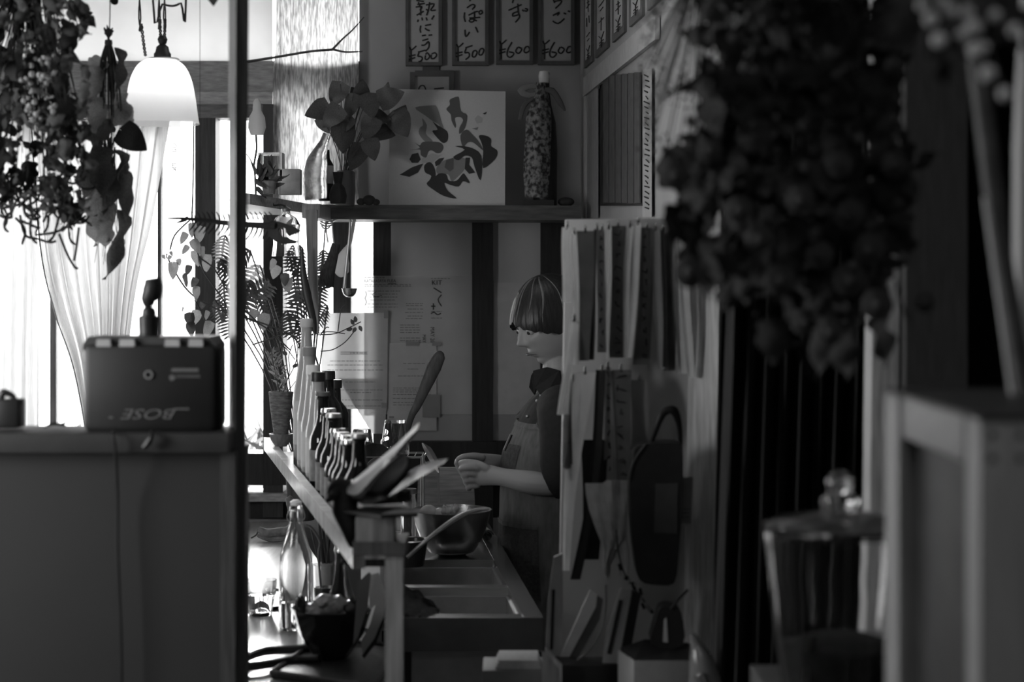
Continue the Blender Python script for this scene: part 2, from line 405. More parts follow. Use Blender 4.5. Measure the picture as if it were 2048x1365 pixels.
# ledge
t = Th('bottle_ledge', 'narrow raised ledge with a shining front lip carrying the row of bottles', 'shelf', 640, 1000, 4.0)
o = t.loc
def lq(bm, x0, x1, Y0, Y1, z0, z1, wn=1.0):
    b_prism(bm, [(LX(Y0) + x0 - o.x, Y0 - o.y, z0 - o.z), (LX(Y0) + x1 - o.x, Y0 - o.y, z0 - o.z), (LX(Y1) + x1 - o.x, Y1 - o.y, z0 - o.z), (LX(Y1) + x0 - o.x, Y1 - o.y, z0 - o.z)], (0, 0, z1 - z0))
bm = nb(); b_prism(bm, [(LX(Y_) + x_ - o.x, Y_ - o.y, 1.055 - o.z) for x_, Y_ in ((.016, 3.2), (.085, 3.2), (.10, 3.6), (.20, 4.2), (.20, 5.2), (.016, 5.2))], (0, 0, .014)); t.part('board', bm, M_mwood)
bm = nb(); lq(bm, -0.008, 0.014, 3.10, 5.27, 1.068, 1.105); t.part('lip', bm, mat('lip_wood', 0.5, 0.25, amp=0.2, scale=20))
# near post carrying the ledge
t = Th('ledge_post', 'square wooden post and cross beam under the black board with grey stripes', 'post', 788, 1365 + 200, 3.05)
bm = nb(); a1 = t.L(770, 1108); a2 = t.L(806, 1108); b_box(bm, (a1.x, 0, -t.loc.z), (a2.x, 0.035, a1.z)); t.part('post', bm, wood('ledge_post_wood', 0.20, 0.55))  # mid-grey post wood, paler than the window posts
bm = nb(); t.box(bm, 705, 1085, 810, 1112, -0.01, 0.1); t.part('beam', bm, M_dwood)
bm = nb(); t.box(bm, 711, 1036, 788, 1084.5, -0.005, 0.06, 0.001); t.part('block', bm, M_mwood)
bm = nb(); t.poly(bm, [(685, 1028, 0.02), (712, 1036, -0.04), (760, 1032, -0.05), (835, 1018, -0.03), (835, 1008, -0.03)][:4] + [(838, 1010, 0.05), (740, 1008, 0.1)], 0, 0.0001)
bm.free(); bm = nb()
zt = t.L(740, 1030).z
pts = [t.L(686, 1029, 0.02), t.L(762, 1038, -0.05), t.L(836, 1020, -0.03), t.L(800, 1000, 0.14), t.L(716, 1006, 0.15)]
b_prism(bm, [(p.x, p.y, zt) for p in pts], (0, 0, 0.006)); kb = t.part('top_board', bm, M_black)
for i in range(12):
    u = (i + 0.15) / 12; u2 = (i + 0.8) / 12; bm = nb()
    p0, p1 = pts[0], pts[1]; q0, q1 = pts[1], pts[2]
    A = q0.lerp(q1, u); B = q0.lerp(q1, u2); dpt = (Vector((0.02, 0.06, 0)))
    b_prism(bm, [(A.x, A.y + .004, zt + .0062), (B.x, B.y + .004, zt + .0062), (B.x + dpt.x, B.y + dpt.y, zt + .0062), (A.x + dpt.x, A.y + dpt.y, zt + .0062)], (0, 0, 0.0015))
    t.part('stripe', bm, mat('stripe_grey', 0.3, 0.6), kb)

# kitchen counter with two sinks
t = Th('sink_counter', 'stainless steel kitchen counter with two sinks beside the standing person', 'sink', 940, 1235, 3.63)
o = t.loc; ZK = 0.885
RX = lambda Y: 0.062 - 0.094 * (Y - 3.62)
def kq(bm, xl, xr, Y0, Y1, z0, z1):
    f = lambda x, Y: (RX(Y) + x - o.x, Y - o.y, z0 - o.z)
    b_prism(bm, [f(xl, Y0), f(xr, Y0), f(xr, Y1), f(xl, Y1)], (0, 0, z1 - z0))
bm = nb(); kq(bm, -0.31, 0.0, 4.34, 5.3, ZK - 0.02, ZK); kq(bm, -0.31, 0, 3.95, 3.985, ZK - 0.02, ZK); kq(bm, -0.31, 0, 3.60, 3.64, ZK - 0.02, ZK)
kq(bm, -0.04, 0.0, 3.6, 5.3, ZK - 0.022, ZK + 0.001); kq(bm, -0.31, -0.28, 3.6, 5.3, ZK - 0.022, ZK + 0.001); t.part('work_surface', bm, M_steel)
for (Y0, Y1) in ((3.64, 3.95), (3.985, 4.34)):
    bm = nb(); kq(bm, -0.28, -0.04, Y0, Y1, ZK - 0.2, ZK - 0.195); kq(bm, -0.28, -0.275, Y0, Y1, ZK - 0.2, ZK - 0.02); kq(bm, -0.045, -0.04, Y0, Y1, ZK - 0.2, ZK - 0.02)
    kq(bm, -0.28, -0.04, Y1 - 0.004, Y1, ZK - 0.2, ZK - 0.02); kq(bm, -0.28, -0.04, Y0, Y0 + 0.004, ZK - 0.2, ZK - 0.02); t.part('basin', bm, M_steeld)
bm = nb(); kq(bm, -0.31, 0.0, 3.595, 3.60, ZK - 0.07, ZK - 0.0); t.part('front_apron', bm, mat('apron_wood', 0.12, 0.5, amp=0.1))
bm = nb(); kq(bm, -0.01, 0.0, 3.6, 5.3, ZK - 0.07, ZK - 0.022); t.part('side_apron', bm, M_steeld)
for x in (-0.30, -0.03):
    for Y in (3.63, 5.2):
        bm = nb(); kq(bm, x, x + 0.03, Y, Y + 0.03, 0, ZK - 0.07); t.part('leg', bm, M_black)
bm = nb(); kq(bm, -0.27, -0.04, 4.2, 4.22, 0.05, ZK - 0.07); t.part('back_panel', bm, mat('under_panel', 0.05, 0.6))
bm = nb(); kq(bm, -0.27, -0.06, 3.66, 4.1, 0.35, 0.37); t.part('lower_shelf', bm, M_black)

# back shelf and its side arm
t = Th('wall_shelf', 'long dark wooden shelf under the row of framed price cards, carrying the white canvas', 'shelf', 900, 440, 5.52)
bm = nb(); a1 = t.L(640, 412); a2 = t.L(1162, 441)
b_prism(bm, [(a1.x, -0.1, a2.z), (a2.x, -0.02, a2.z), (a2.x, 0.26, a2.z), (a1.x, 0.17, a2.z)], (0, 0, a1.z - a2.z)); t.part('board', bm, wood('shelf_wood', 0.085, 0.5, vert=False))
t = Th('side_shelf', 'pale bright shelf board at the window side carrying bottle and plants', 'shelf', 600, 410, 5.1)
bm = nb(); o = t.loc; zz = BK(700, 412).z * 0 + 1.58 + 0.233
b_prism(bm, [(P(500, 0, 4.71).x - o.x, 4.71 - o.y, zz - o.z), (P(638, 0, 5.5).x - o.x, 5.5 - o.y, zz - o.z), (P(480, 0, 5.45).x - o.x, 5.45 - o.y, zz - o.z), (P(478, 0, 4.71).x - o.x, 4.71 - o.y, zz - o.z)], (0, 0, -0.03))
t.part('board', bm, M_lwoodh)
bm = nb(); t.box(bm, 604, 408, 640, 436, -0.0, 0.3); t.part('end_block', bm, M_lwood)

# kitchen tall cabinet side (papers hang on it) and wooden edge post
t = Th('tall_cabinet', 'tall pale cabinet side at the right of the person, covered by hanging paper strips', 'cabinet', 1250, 1365, 3.55)
bm = nb()
f = lambda px, z, Y: Vector((P(px, 0, Y).x, Y, z)) - t.loc
zt = ZC + (560 - 438) * 3.55 / F
A = [bm.verts.new(f(px, z, Y)) for px, z, Y in [(1104, 0, 3.58), (1390, 0, 3.51), (1390, zt, 3.51), (1132, zt, 3.58)]]
B = [bm.verts.new(v.co + Vector((0.0, 0.07, 0))) for v in A]
bm.faces.new(A); bm.faces.new(B[::-1])
for i in range(4): bm.faces.new((A[i], B[i], B[(i + 1) % 4], A[(i + 1) % 4]))
t.part('side_panel', bm, mat('cabinet_side', 0.5, 0.6, amp=0.06, scale=5))
t = Th('edge_post', 'pale grained wooden post beside the hanging paper strips', 'post', 1415, 1365, 3.5)
bm = nb()
A = [bm.verts.new(f(px, z, 3.5)) for px, z in [(1362, 0), (1416, 0), (1450, ZCEIL - .001), (1396, ZCEIL - .001)]]
bm.free(); bm = nb()
f2 = lambda px, z: Vector((P(px, 0, 3.5).x, 3.5, z)) - t.loc
tw = Vector((0, -.045, 0)); b_prism(bm, [f2(1352, 0), f2(1406, 0) + tw, f2(1452, ZCEIL - .001) + tw, f2(1398, ZCEIL - .001)], (0.02, 0.06, 0)); t.part('post', bm, wood('edge_post_wood', 0.6, 0.5, amp=0.3))
# ================================================================ things on the back wall and on the shelf
M_frame = mat('card_frame', 0.10, 0.5, amp=0.2); M_card = mat('card_paper', 0.42, 0.7, amp=0.05)
cf = lambda x, y: (780 + x / 4.876, y / 4.876)
yen = lambda x, y: [[(x, y), (x + 20, y + 30), (x + 68, y - 10)], [(x + 16, y + 30), (x + 16, y + 180)], [(x - 5, y + 92), (x + 60, y + 78)], [(x - 5, y + 125), (x + 58, y + 104)]]
six = lambda dx: [[(1190 + dx, 410), (1150 + dx, 480), (1142 + dx, 540), (1175 + dx, 560), (1210 + dx, 520), (1160 + dx, 505)], [(1245 + dx, 460), (1225 + dx, 500), (1255 + dx, 522), (1285 + dx, 480), (1250 + dx, 458)], [(1320 + dx, 460), (1305 + dx, 500), (1330 + dx, 515), (1362 + dx, 490), (1348 + dx, 453), (1318 + dx, 460)]]
cards = [
 (811, 884, 131, 'framed price card reading ¥500, leftmost of the row, with the dense kanji', yen(190, 458) + [
  [(272, 510), (350, 490)], [(282, 515), (270, 548), (300, 552), (315, 572), (300, 595), (278, 600)], [(345, 540), (342, 575), (365, 580), (387, 550), (365, 515), (345, 532)], [(400, 532), (402, 570), (430, 570), (455, 540), (440, 515), (405, 525)],
  [(255, 5), (330, 15)], [(265, 45), (340, 35)], [(250, 70), (310, 65), (290, 100)], [(275, 20), (290, 60)], [(300, 60), (295, 150)], [(260, 150), (330, 110)], [(350, 50), (430, 40), (395, 100), (445, 100)], [(385, 20), (375, 90), (355, 150)], [(350, 90), (380, 110)],
  [(275, 190), (268, 215)], [(310, 170), (315, 200)], [(350, 170), (360, 200)], [(430, 150), (405, 190)],
  [(300, 250), (292, 290), (300, 320)], [(340, 250), (400, 240)], [(340, 275), (360, 292), (387, 300)], [(310, 350), (350, 343)], [(375, 345), (412, 341)], [(315, 398), (375, 380)], [(305, 442), (340, 440), (375, 405), (378, 460), (345, 500)]]),
 (904, 977, 130, 'framed price card reading ¥500 with rounded kana, second from the left', yen(648, 430) + [
  [(735, 468), (805, 445)], [(742, 472), (728, 515), (765, 515), (772, 550), (735, 582)], [(810, 500), (800, 545), (825, 558), (850, 515), (835, 492), (808, 502)], [(875, 485), (866, 530), (895, 535), (915, 490), (900, 472), (875, 482)],
  [(775, 12), (800, -20)], [(750, 78), (800, 45), (828, 58), (800, 92)], [(728, 120), (722, 170), (735, 215)], [(765, 150), (830, 118), (860, 112)], [(772, 178), (880, 170)], [(822, 110), (820, 195), (795, 215), (772, 203), (800, 186), (845, 205)], [(890, 98), (868, 115), (876, 140), (902, 125), (892, 98)],
  [(730, 290), (732, 340), (745, 357), (776, 312)], [(832, 262), (858, 318)]]),
 (992, 1066, 128, 'framed price card reading ¥600 in the middle of the row', yen(1068, 400) + six(0) + [
  [(1203, -5), (1192, 30)], [(1155, 102), (1285, 45)], [(1245, 35), (1250, 120), (1262, 165), (1222, 217)], [(1248, 112), (1200, 130), (1198, 158), (1250, 145)], [(1288, 95), (1305, 112)], [(1315, 85), (1337, 88), (1335, 108), (1310, 104)]]),
 (1076, 1149, 129, 'framed price card reading ¥600 at the wall corner, with a smile-like stroke', yen(1490, 400) + six(415) + [
  [(1600, 15), (1670, 5), (1660, 35), (1612, 82)], [(1590, -10), (1605, 30)], [(1588, 152), (1652, 120), (1630, 152)], [(1585, 205), (1640, 230), (1702, 182)], [(1692, 128), (1718, 137)], [(1733, 106), (1757, 116)]])]
for x0, x1, yb, lab, st in cards:
    t = Th('price_card', lab, 'price card', (x0 + x1) / 2, yb, 'B', 'framed price cards along the top of the wall')
    for r in ((x0, -75, x0 + 6, yb), (x1 - 7, -75, x1, yb), (x0 + 6, yb - 7, x1 - 7, yb), (x0 + 6, -75, x1 - 7, -68)):
        bm = nb(); t.slab(bm, *r, -0.03, 0.028); t.part('frame_bar', bm, M_frame)
    bm = nb(); t.slab(bm, x0 + 6, -68, x1 - 7, yb - 7, -0.016, 0.012); t.part('card', bm, M_card)
    bm = nb(); strokes(t, bm, st, 3.4, -0.018, cf); t.part('lettering', bm, M_ink)
# small framed sign behind the canvas
t = Th('framed_sign', 'small dark-framed sign peeping out above the white canvas', 'sign', 863, 240, 'B')
for r in ((820, 144, 830, 240), (898, 141, 908, 240), (830, 141, 898, 152)):
    bm = nb(); t.slab(bm, *r, -0.03, 0.028); t.part('frame_bar', bm, M_frame)
bm = nb(); t.slab(bm, 830, 152, 898, 240, -0.016, 0.012); t.part('card', bm, M_card)
bm = nb(); strokes(t, bm, [[(836, 185), (840, 173), (848, 172), (853, 184)], [(868, 178), (888, 176)], [(874, 180), (880, 195)], [(845, 190), (842, 205)]], 3, -0.018); t.part('lettering', bm, M_ink)
bm = nb(); t.slab(bm, 845, 133, 878, 141, -0.01, 0.008); t.part('hanger', bm, M_frame)
# canvas
t = Th('canvas', 'square white canvas with a swirling black and grey abstract drawing on the shelf', 'painting', 895, 411, 5.52)
bm = nb(); t.poly(bm, [(780, 178, .04), (1011, 183, .07), (1010, 411.5, 0.01), (777, 411.5, -.02)], 0, 0.025); t.part('canvas_board', bm, mat('canvas_white', 0.55, 0.8, amp=0.03, scale=200))
af = lambda x, y: (780 + x / 5.6875, 180 + y / 5.6875)
M_g1 = mat('art_grey', 0.22, 0.6, amp=0.05); M_g2 = mat('art_dark_grey', 0.10, 0.6, amp=0.05); M_g3 = mat('art_black', 0.03, 0.6, amp=0)
M_g0 = mat('art_pale', 0.42, 0.6, amp=0)
art = [(M_g0, [(960, 330), (1000, 285), (1055, 320), (1050, 370), (990, 385)]), (M_g0, [(360, 780), (480, 720), (560, 740), (600, 730), (480, 830), (360, 830)]), (M_g1, [(545, 960), (530, 880), (620, 800), (720, 780), (860, 780), (850, 900), (760, 1000), (700, 1040), (660, 960)]),
 (M_g1, [(285, 200), (490, 175), (530, 190), (560, 260), (590, 370), (610, 430), (580, 440), (550, 390), (480, 350), (400, 290)]),
 (M_g2, [(680, 110), (770, 75), (790, 110), (810, 240), (880, 290), (850, 440), (790, 500), (790, 430), (830, 350), (800, 310), (740, 320), (752, 400), (740, 430), (700, 350), (690, 280), (640, 220), (680, 170)]),
 (M_g1, [(365, 320), (420, 400), (410, 500), (480, 570), (470, 600), (400, 590), (330, 500), (340, 430), (375, 400)]),
 (M_g3, [(485, 360), (540, 400), (650, 470), (660, 560), (630, 600), (580, 590), (480, 470), (540, 450)]),
 (M_g2, [(280, 600), (340, 630), (380, 590), (560, 595), (610, 650), (580, 710), (530, 720), (480, 690), (440, 700), (410, 770), (350, 740), (340, 680), (230, 682), (340, 660)]),
 (M_g3, [(250, 730), (320, 715), (350, 790), (320, 830), (250, 830), (220, 790)]), (M_g3, [(110, 965), (250, 880), (380, 835), (320, 940), (220, 990)]),
 (M_g3, [(390, 860), (450, 820), (500, 870), (520, 960), (500, 1020), (430, 1060), (470, 980), (400, 940)]),
 (M_g3, [(415, 1065), (500, 1000), (560, 950), (640, 960), (670, 1030), (760, 1030), (830, 950), (870, 990), (905, 1060), (830, 1040), (780, 1100), (680, 1080), (620, 1060), (660, 1150), (760, 1235), (620, 1210), (500, 1140)]),
 (M_g2, [(800, 520), (870, 450), (940, 510), (1010, 590), (1060, 690), (950, 600), (880, 600), (830, 650)]),
 (M_g3, [(1010, 520), (1090, 520), (1150, 560), (1150, 640), (1220, 690), (1200, 780), (1060, 890), (1060, 690), (1040, 600)]),
 (M_g3, [(740, 640), (900, 650), (1040, 750), (1030, 1030), (960, 870), (930, 770), (850, 750), (780, 800), (720, 760), (850, 680)]),
 (M_g3, [(860, 770), (910, 770), (900, 850), (970, 940), (900, 955), (850, 900)]), (M_g2, [(640, 800), (720, 770), (720, 900), (680, 930), (620, 880)]), (M_g3, [(1055, 265), (1100, 250), (1090, 275), (1070, 280)]),
 (M_g1, [(930, 440), (1000, 425), (985, 455)]), (M_g3, [(510, 820), (560, 780), (620, 770), (560, 850), (520, 870)])]
for i, (m, pg) in enumerate(art):
    bm = nb(); q = [af(*p) for p in pg]; q = sm(q, 3) if len(q) > 6 else q
    fx = lambda x, y: -0.02 + 0.03 * (x - 778) / 232 + (0.06 * (411 - y) / 230)
    bm.faces.new([bm.verts.new(t.L(x, y, fx(x, y) - 0.0012 - 0.0001 * i)) for x, y in q]); t.part('painted_shape', bm, m, smooth=False)
# paper-dressed bottle figure
t = Th('dressed_bottle', 'tall bottle dressed in printed paper with a bow, at the right end of the shelf', 'bottle', 1082, 412, 5.52)
bm = nb(); t.lathe(bm, 1090, [(0, 412), (24, 412), (25, 300), (22, 245), (13, 210), (9, 180), (9, 143), (0, 143)], 0.05, 24); t.part('glass_bottle', bm, M_black)
bm = nb()
rows = [(165, 1072, 1090, .0), (195, 1064, 1098, .0), (235, 1052, 1103, 0), (280, 1050, 1102, 0), (340, 1046, 1100, 0), (395, 1050, 1096, 0)]
V = [[bm.verts.new(t.L(a + (b - a) * k / 8, y, 0.012 - 0.03 * math.sin(math.pi * k / 8) + 0.003 * math.sin(k * 2.3 + y))) for k in range(9)] for y, a, b, _ in rows]
for A, B in zip(V, V[1:]):
    for k in range(8): bm.faces.new((A[k], A[k + 1], B[k + 1], B[k]))
bmesh.ops.solidify(bm, geom=bm.faces[:], thickness=0.001)
t.part('printed_wrapper', bm, mat('wrapper_print', 0.30, 0.7, amp=0.75, scale=70, contrast=2.5))
bm = nb(); t.tube(bm, [(1082, 178), (1062, 172), (1042, 182), (1060, 190), (1082, 184)], [3, 6, 7, 6, 3], 8, 3, flat=.5); t.part('bow', bm, M_g1)
bm = nb(); t.tube(bm, [(1084, 180), (1104, 182), (1120, 205), (1130, 222)], [3, 7, 6, 2], 8, 3, flat=.5); t.part('bow', bm, M_g2)
bm = nb(); t.tube(bm, [(1068, 195), (1048, 212), (1040, 240)], [3, 5, 4], 8, 3, flat=.5); t.part('ribbon', bm, M_g2)
bm = nb(); t.lathe(bm, 1088, [(0, 166), (10, 166), (11, 152), (9, 143), (0, 141)], 0.03, 16); t.part('cap', bm, M_white)
bm = nb(); t.box(bm, 1048, 400, 1108, 412, -0.02, 0.09); t.part('stand', bm, M_black)
t = Th('round_stone', 'small dark rounded lump beside the dressed bottle on the shelf end', 'stone', 1132, 412, 5.54, solo=True)
bm = nb(); b_ball(bm, t.L(1132, 404), 17 * t.s, 14, 8, (1, .7, .55)); t.solo(bm, M_dark)
# pothos plant on the shelf
t = Th('potted_pothos', 'trailing heart-leaved plant in a dark jar on the shelf left of the canvas', 'potted plant', 690, 412, 5.42)
bm = nb(); t.lathe(bm, 690, [(0, 412), (19, 412), (21, 380), (20, 345), (17, 342), (17, 400), (0, 402)], 0, 20); t.part('jar', bm, mat('jar_grey', 0.12, 0.3))
PO = [(633, 222, 46, 200), (673, 190, 46, 250), (662, 234, 48, 230), (702, 214, 46, 260), (723, 182, 44, 90), (712, 190, 34, 120), (741, 213, 46, 280), (783, 193, 48, 20), (772, 186, 40, 60), (803, 250, 54, 300), (686, 277, 56, 265), (738, 258, 44, 250), (764, 262, 52, 340), (712, 316, 52, 250), (744, 300, 40, 285), (800, 232, 44, 60), (760, 235, 40, 350), (690, 250, 36, 240), (650, 250, 34, 300)]
stems = nb()
for i, (x, y, s_, a) in enumerate(PO):
    dy = R.uniform(-0.08, 0.04); ar = math.radians(a); bx = x - math.cos(ar) * s_ * .5; by = y + math.sin(ar) * s_ * .5
    lf(t.o, LHD, t.L(bx, by, dy), s_ * t.s * 1.05, s_ * t.s * .95, a, R.uniform(-25, 25), R.uniform(-25, 25))
    t.tube(stems, [(690 + R.uniform(-8, 8), 350, 0), ((690 + bx) / 2, (350 + by) / 2 - 15, dy / 2), (bx, by, dy)], 0.9, 5, 3)
stems.verts.ensure_lookup_table(); so = t.part('stem', stems, M_stem); so['kind'] = 'stuff'
# things along the shelf: ship bottle, vase, small jars
t = Th('glass_flask', 'rippled glass flask with a leaning neck on the shelf under the pothos leaves', 'flask', 632, 400, 5.2)
bm = nb()
t.tube(bm, [(632, 399), (631, 385), (630, 350), (634, 325), (640, 305), (648, 285), (654, 268)], [22, 24, 24, 22, 15, 9, 8], 20, 3); t.part('flask', bm, mat('ripple_glass', 0.6, 0.08, amp=0.5, scale=60, trans=0.75, bump=0.8))
t = Th('oil_bottle', 'dark square oil bottle with a pale label behind the flask', 'bottle', 652, 402, 5.28)
bm = nb(); t.lathe(bm, 652, [(0, 402), (15, 402), (15, 330), (8, 318), (7, 300), (0, 300)], 0, 16); t.part('bottle', bm, M_black)
bm = nb(); t.lathe(bm, 652, [(15.5, 368), (15.5, 332)], 0, 16); t.part('label', bm, M_label)
t = Th('plaster_block', 'pale small block between the terrarium and the flask', 'block', 578, 388, 4.95, solo=True)
bm = nb(); t.box(bm, 556, 338, 600, 389, 0, 0.05, 0.002); t.solo(bm, mat('pale_block', .45, .7, amp=.2, scale=40))
t = Th('knobbly_vase', 'small dark knobbly vase on the shelf under the pothos jar', 'vase', 668, 406, 5.3, solo=True)
bm = nb(); t.lathe(bm, 676, [(0, 408), (14, 408), (17, 392), (13, 376), (7, 368), (10, 345), (0, 345)], -.06, 16, wob=lambda a, z: 1 + .1 * math.sin(4 * a)); t.solo(bm, M_dark)
for x, r_, pl_ in ((722, 9, 'left'), (738, 13, 'largest, middle'), (752, 8, 'right')):
    tt = Th('pebble', pl_ + ' one of the three dark pebbles on the shelf before the canvas', 'stone', x, 411, 5.38, 'pebbles on the shelf', solo=True)
    bm = nb(); b_ball(bm, tt.L(x, 411 - r_ * .8), r_ * tt.s, 12, 8, (1, .8, .8)); tt.solo(bm, M_dark)
# left arm of the shelf: terrarium, leafy plant, pear-like bird
t = Th('glass_cube', 'small glass box on the window-side shelf', 'glass box', 540, 365, 4.95)
for r in ((516, 305, 520, 362), (560, 305, 564, 362), (520, 305, 560, 309)):
    bm = nb(); t.box(bm, *r, 0, 0.06); t.part('edge_strip', bm, M_steeld)
bm = nb(); t.box(bm, 520, 309, 560, 362, 0.002, 0.004); t.part('pane', bm, M_pane)
t = Th('leafy_clump', 'clump of dark strap leaves on the window-side shelf', 'plant', 530, 388, 4.8)
for i in range(26):
    a = R.uniform(-30, 70) + (90 if i % 2 else 20); x = R.uniform(505, 545); y = R.uniform(345, 378)
    lf(t.o, LL, t.L(x, y, R.uniform(-.03, .03)), R.uniform(28, 48) * t.s, 11 * t.s, a - 40, R.uniform(-60, 60), R.uniform(-30, 30))
bm = nb(); t.lathe(bm, 538, [(0, 388), (12, 388), (15, 365), (13, 362), (0, 368)], 0, 14); t.part('pot', bm, M_mwood)
t = Th('paper_lamp', 'pale pear-shaped paper lamp standing on a thin wire beside the pillar', 'lamp', 512, 270, 4.9)
bm = nb(); t.lathe(bm, 514, [(13, 270), (18, 255), (16, 235), (9, 222), (8, 205), (4, 198), (0, 197)], 0, 20); t.part('shade', bm, mat('pale_paper', .7, .8, amp=.05, transl=.5))
bm = nb(); t.tube(bm, [(512, 270), (513, 300), (508, 330), (510, 352), (512, 392)], 2, 6, 3); t.part('stand', bm, M_black)
# patterned hanging
t = Th('patterned_blind', 'tall pale hanging with vertical streaked pattern at the wall corner above the shelf', 'blind', 640, 400, 'B')
bm = nb(); rows = []
for j in range(12):
    y = -85 + j * (412 + 85) / 11
    rows.append([bm.verts.new(t.L(552 + (717 - 552) * k / 24 - (6 if k == 0 else 0) * (y > 130), y, -0.06 - 0.05 * math.sin(math.pi * k / 24) + 0.006 * math.sin(k * 1.9) * (1 if k < 9 else .2))) for k in range(25)])
for A, B in zip(rows, rows[1:]):
    for k in range(24): bm.faces.new((A[k], A[k + 1], B[k + 1], B[k]))
mp = mat('streaked_fabric', 0.5, 0.8, amp=0.4, scale=22, stretch=(9, 9, 1.2), transl=0.75, contrast=2.2)
t.part('fabric', bm, mp)
# branch reaching over
t = Th('forked_branch', 'thin bare forked twig reaching right from the pillar top', 'branch', 505, 122, 4.4, solo=True)
bm = nb(); t.tube(bm, [(470, 132, 1.12), (476, 127, .3), (490, 124), (505, 122), (560, 113), (620, 103), (668, 99)], [3, 3, 3.4, 3.2, 2.8, 2.6, 2.8], 6, 3); t.tube(bm, [(664, 100), (685, 78), (705, 60), (728, 34)], [2.5, 1.8, 1.5, 1], 6, 3); t.tube(bm, [(668, 99), (690, 104), (725, 103)], [2.4, 1.8, 1.4], 6, 3)
t.solo(bm, M_stem)

# ---------------------------------------------------------------- papers on the glass
def sheet(name, lab, cat, quad, dy, m, th=0.0006, group=None):
    cx = sum(q[0] for q in quad) / 4; cy = max(q[1] for q in quad)
    t = Th(name, lab, cat, cx, cy, 'B', group); bm = nb(); bm.faces.new([bm.verts.new(t.L(x, y, dy)) for x, y in quad]); t.part('sheet', bm, m); return t
def tlines(t, lst, dy, m=None, name='printed_text', h=1.1):
    bm = nb()
    for x0, x1, y in lst:
        x = x0
        while x < x1:
            w_ = R.uniform(3, 9); x2 = min(x1, x + w_)
            a = [t.L(x, y, dy), t.L(x2, y, dy), t.L(x2, y + h, dy), t.L(x, y + h, dy)]; bm.faces.new([bm.verts.new(p) for p in a]); x = x2 + R.uniform(1, 2.5)
    o = t.part(name, bm, m or M_inkg, smooth=False); o['kind'] = 'stuff'
t = sheet('event_poster', 'large printed event poster with bold title taped on the panel behind the paddle', 'poster', [(727, 552), (946, 552), (945, 829), (727, 829)], -0.018, M_paper)
bm = nb(); add_text(t, bm, 'KATAKASAYA', 729, 565, 6, -0.02, 0, 43); add_text(t, bm, 'FLEA', 775, 565, 6, -0.02, 0, 17); add_text(t, bm, 'KIT', 864, 570, 9, -0.02, 0, 20)
add_text(t, bm, 'MAY 20', 861, 655, 8, -0.02, 90, 31); add_text(t, bm, 'MAY', 845, 670, 7, -0.02, 90, 16); t.part('title', bm, M_ink, smooth=False)
bm = nb(); bm.free()
for q_, w_ in ([(867, 576), (883, 586)], 2.4), ([(883, 590), (876, 600), (883, 613)], 2.4), ([(862, 613), (871, 613)], 2.4), ([(866.5, 607), (866.5, 620)], 2.4), ([(862, 628), (868, 625), (875, 630), (882, 627)], 2.4), ([(731, 583), (733, 590), (730, 597), (733, 604), (730, 611)], 1.3), ([(776, 568), (792, 568)], 1.3), ([(752, 584), (745, 590), (752, 594), (764, 591)], 1.3):
    bm = nb(); strokes(t, bm, [q_], w_, -0.02); t.part('drawn_mark', bm, M_ink)
tlines(t, [(729, 770, 555), (729, 822, 569), (729, 822, 572), (735, 800, 582), (740, 795, 588), (740, 795, 594), (740, 790, 600), (735, 795, 608), (735, 795, 614), (812, 846, 607), (812, 846, 611), (815, 846, 618), (810, 846, 625), (815, 845, 632), (812, 846, 637), (800, 840, 650), (800, 840, 655), (800, 840, 660), (800, 840, 665), (800, 842, 676), (800, 842, 681), (862, 884, 623), (862, 884, 636), (862, 900, 557)], -0.02)
t = sheet('handwritten_sheet', 'handwritten menu sheet taped below the event poster beside the paddle', 'sheet', [(777, 687), (873, 687), (873, 862), (774, 862)], -0.024, mat('paper_b', .55, .7, amp=.05, transl=.3))
tlines(t, [(806, 850, 727), (815, 838, 738), (796, 860, 752), (786, 862, 776), (786, 862, 780), (786, 862, 784), (786, 862, 789), (786, 850, 797), (786, 858, 805), (786, 858, 810)], -0.026)
for x, y, w_, h_ in ((812, 683, 26, 9), (864, 684, 18, 8), (778, 833, 10, 4)):
    bm = nb(); t.slab(bm, x, y, x + w_, y + h_, -0.027, 0.001); t.part('tape', bm, M_g1)
bm = nb(); t.slab(bm, 845, 790, 880, 835, -0.028, 0.001); t.part('sticker', bm, M_g1)
t = sheet('backlit_flyer', 'pale flyer glowing with daylight, taped to the glass above the bottles', 'flyer', [(643, 627), (776, 626), (774, 820), (643, 818)], -0.034, mat('thin_paper', .5, .8, amp=.05, transl=.4))
tlines(t, [(650, 658, 641), (700, 735, 706), (660, 760, 722), (655, 765, 730), (655, 768, 740), (690, 750, 764), (655, 765, 780), (700, 745, 785), (655, 765, 800), (660, 768, 812)], -0.036)
bm = nb(); t.slab(bm, 681, 704, 735, 705.2, -0.036, .001); t.slab(bm, 681, 708, 735, 709.2, -0.036, .001); t.part('title_box', bm, M_inkg)
for x, y, w_, h_ in ((646, 625, 11, 7), (768, 621, 9, 16), (763, 806, 10, 10)):
    bm = nb(); t.slab(bm, x, y, x + w_, y + h_, -0.037, 0.001); t.part('tape', bm, M_g1)
t = sheet('lower_flyer', 'second pale flyer overlapping below the backlit flyer', 'flyer', [(676, 757), (773, 757), (771, 868), (744, 868), (738, 815), (690, 812)][:4], -0.030, mat('thin_paper', .7))
t = sheet('blank_sheet', 'plain blank sheet on the narrow panel behind the person', 'sheet', [(988, 566), (1080, 565), (1080, 829), (986, 829)], -0.014, mat('paper_c', .46, .8, amp=.06))
bm = nb(); t.slab(bm, 1063, 556, 1072, 566, -0.016, 0.001); t.part('tape', bm, M_g2)

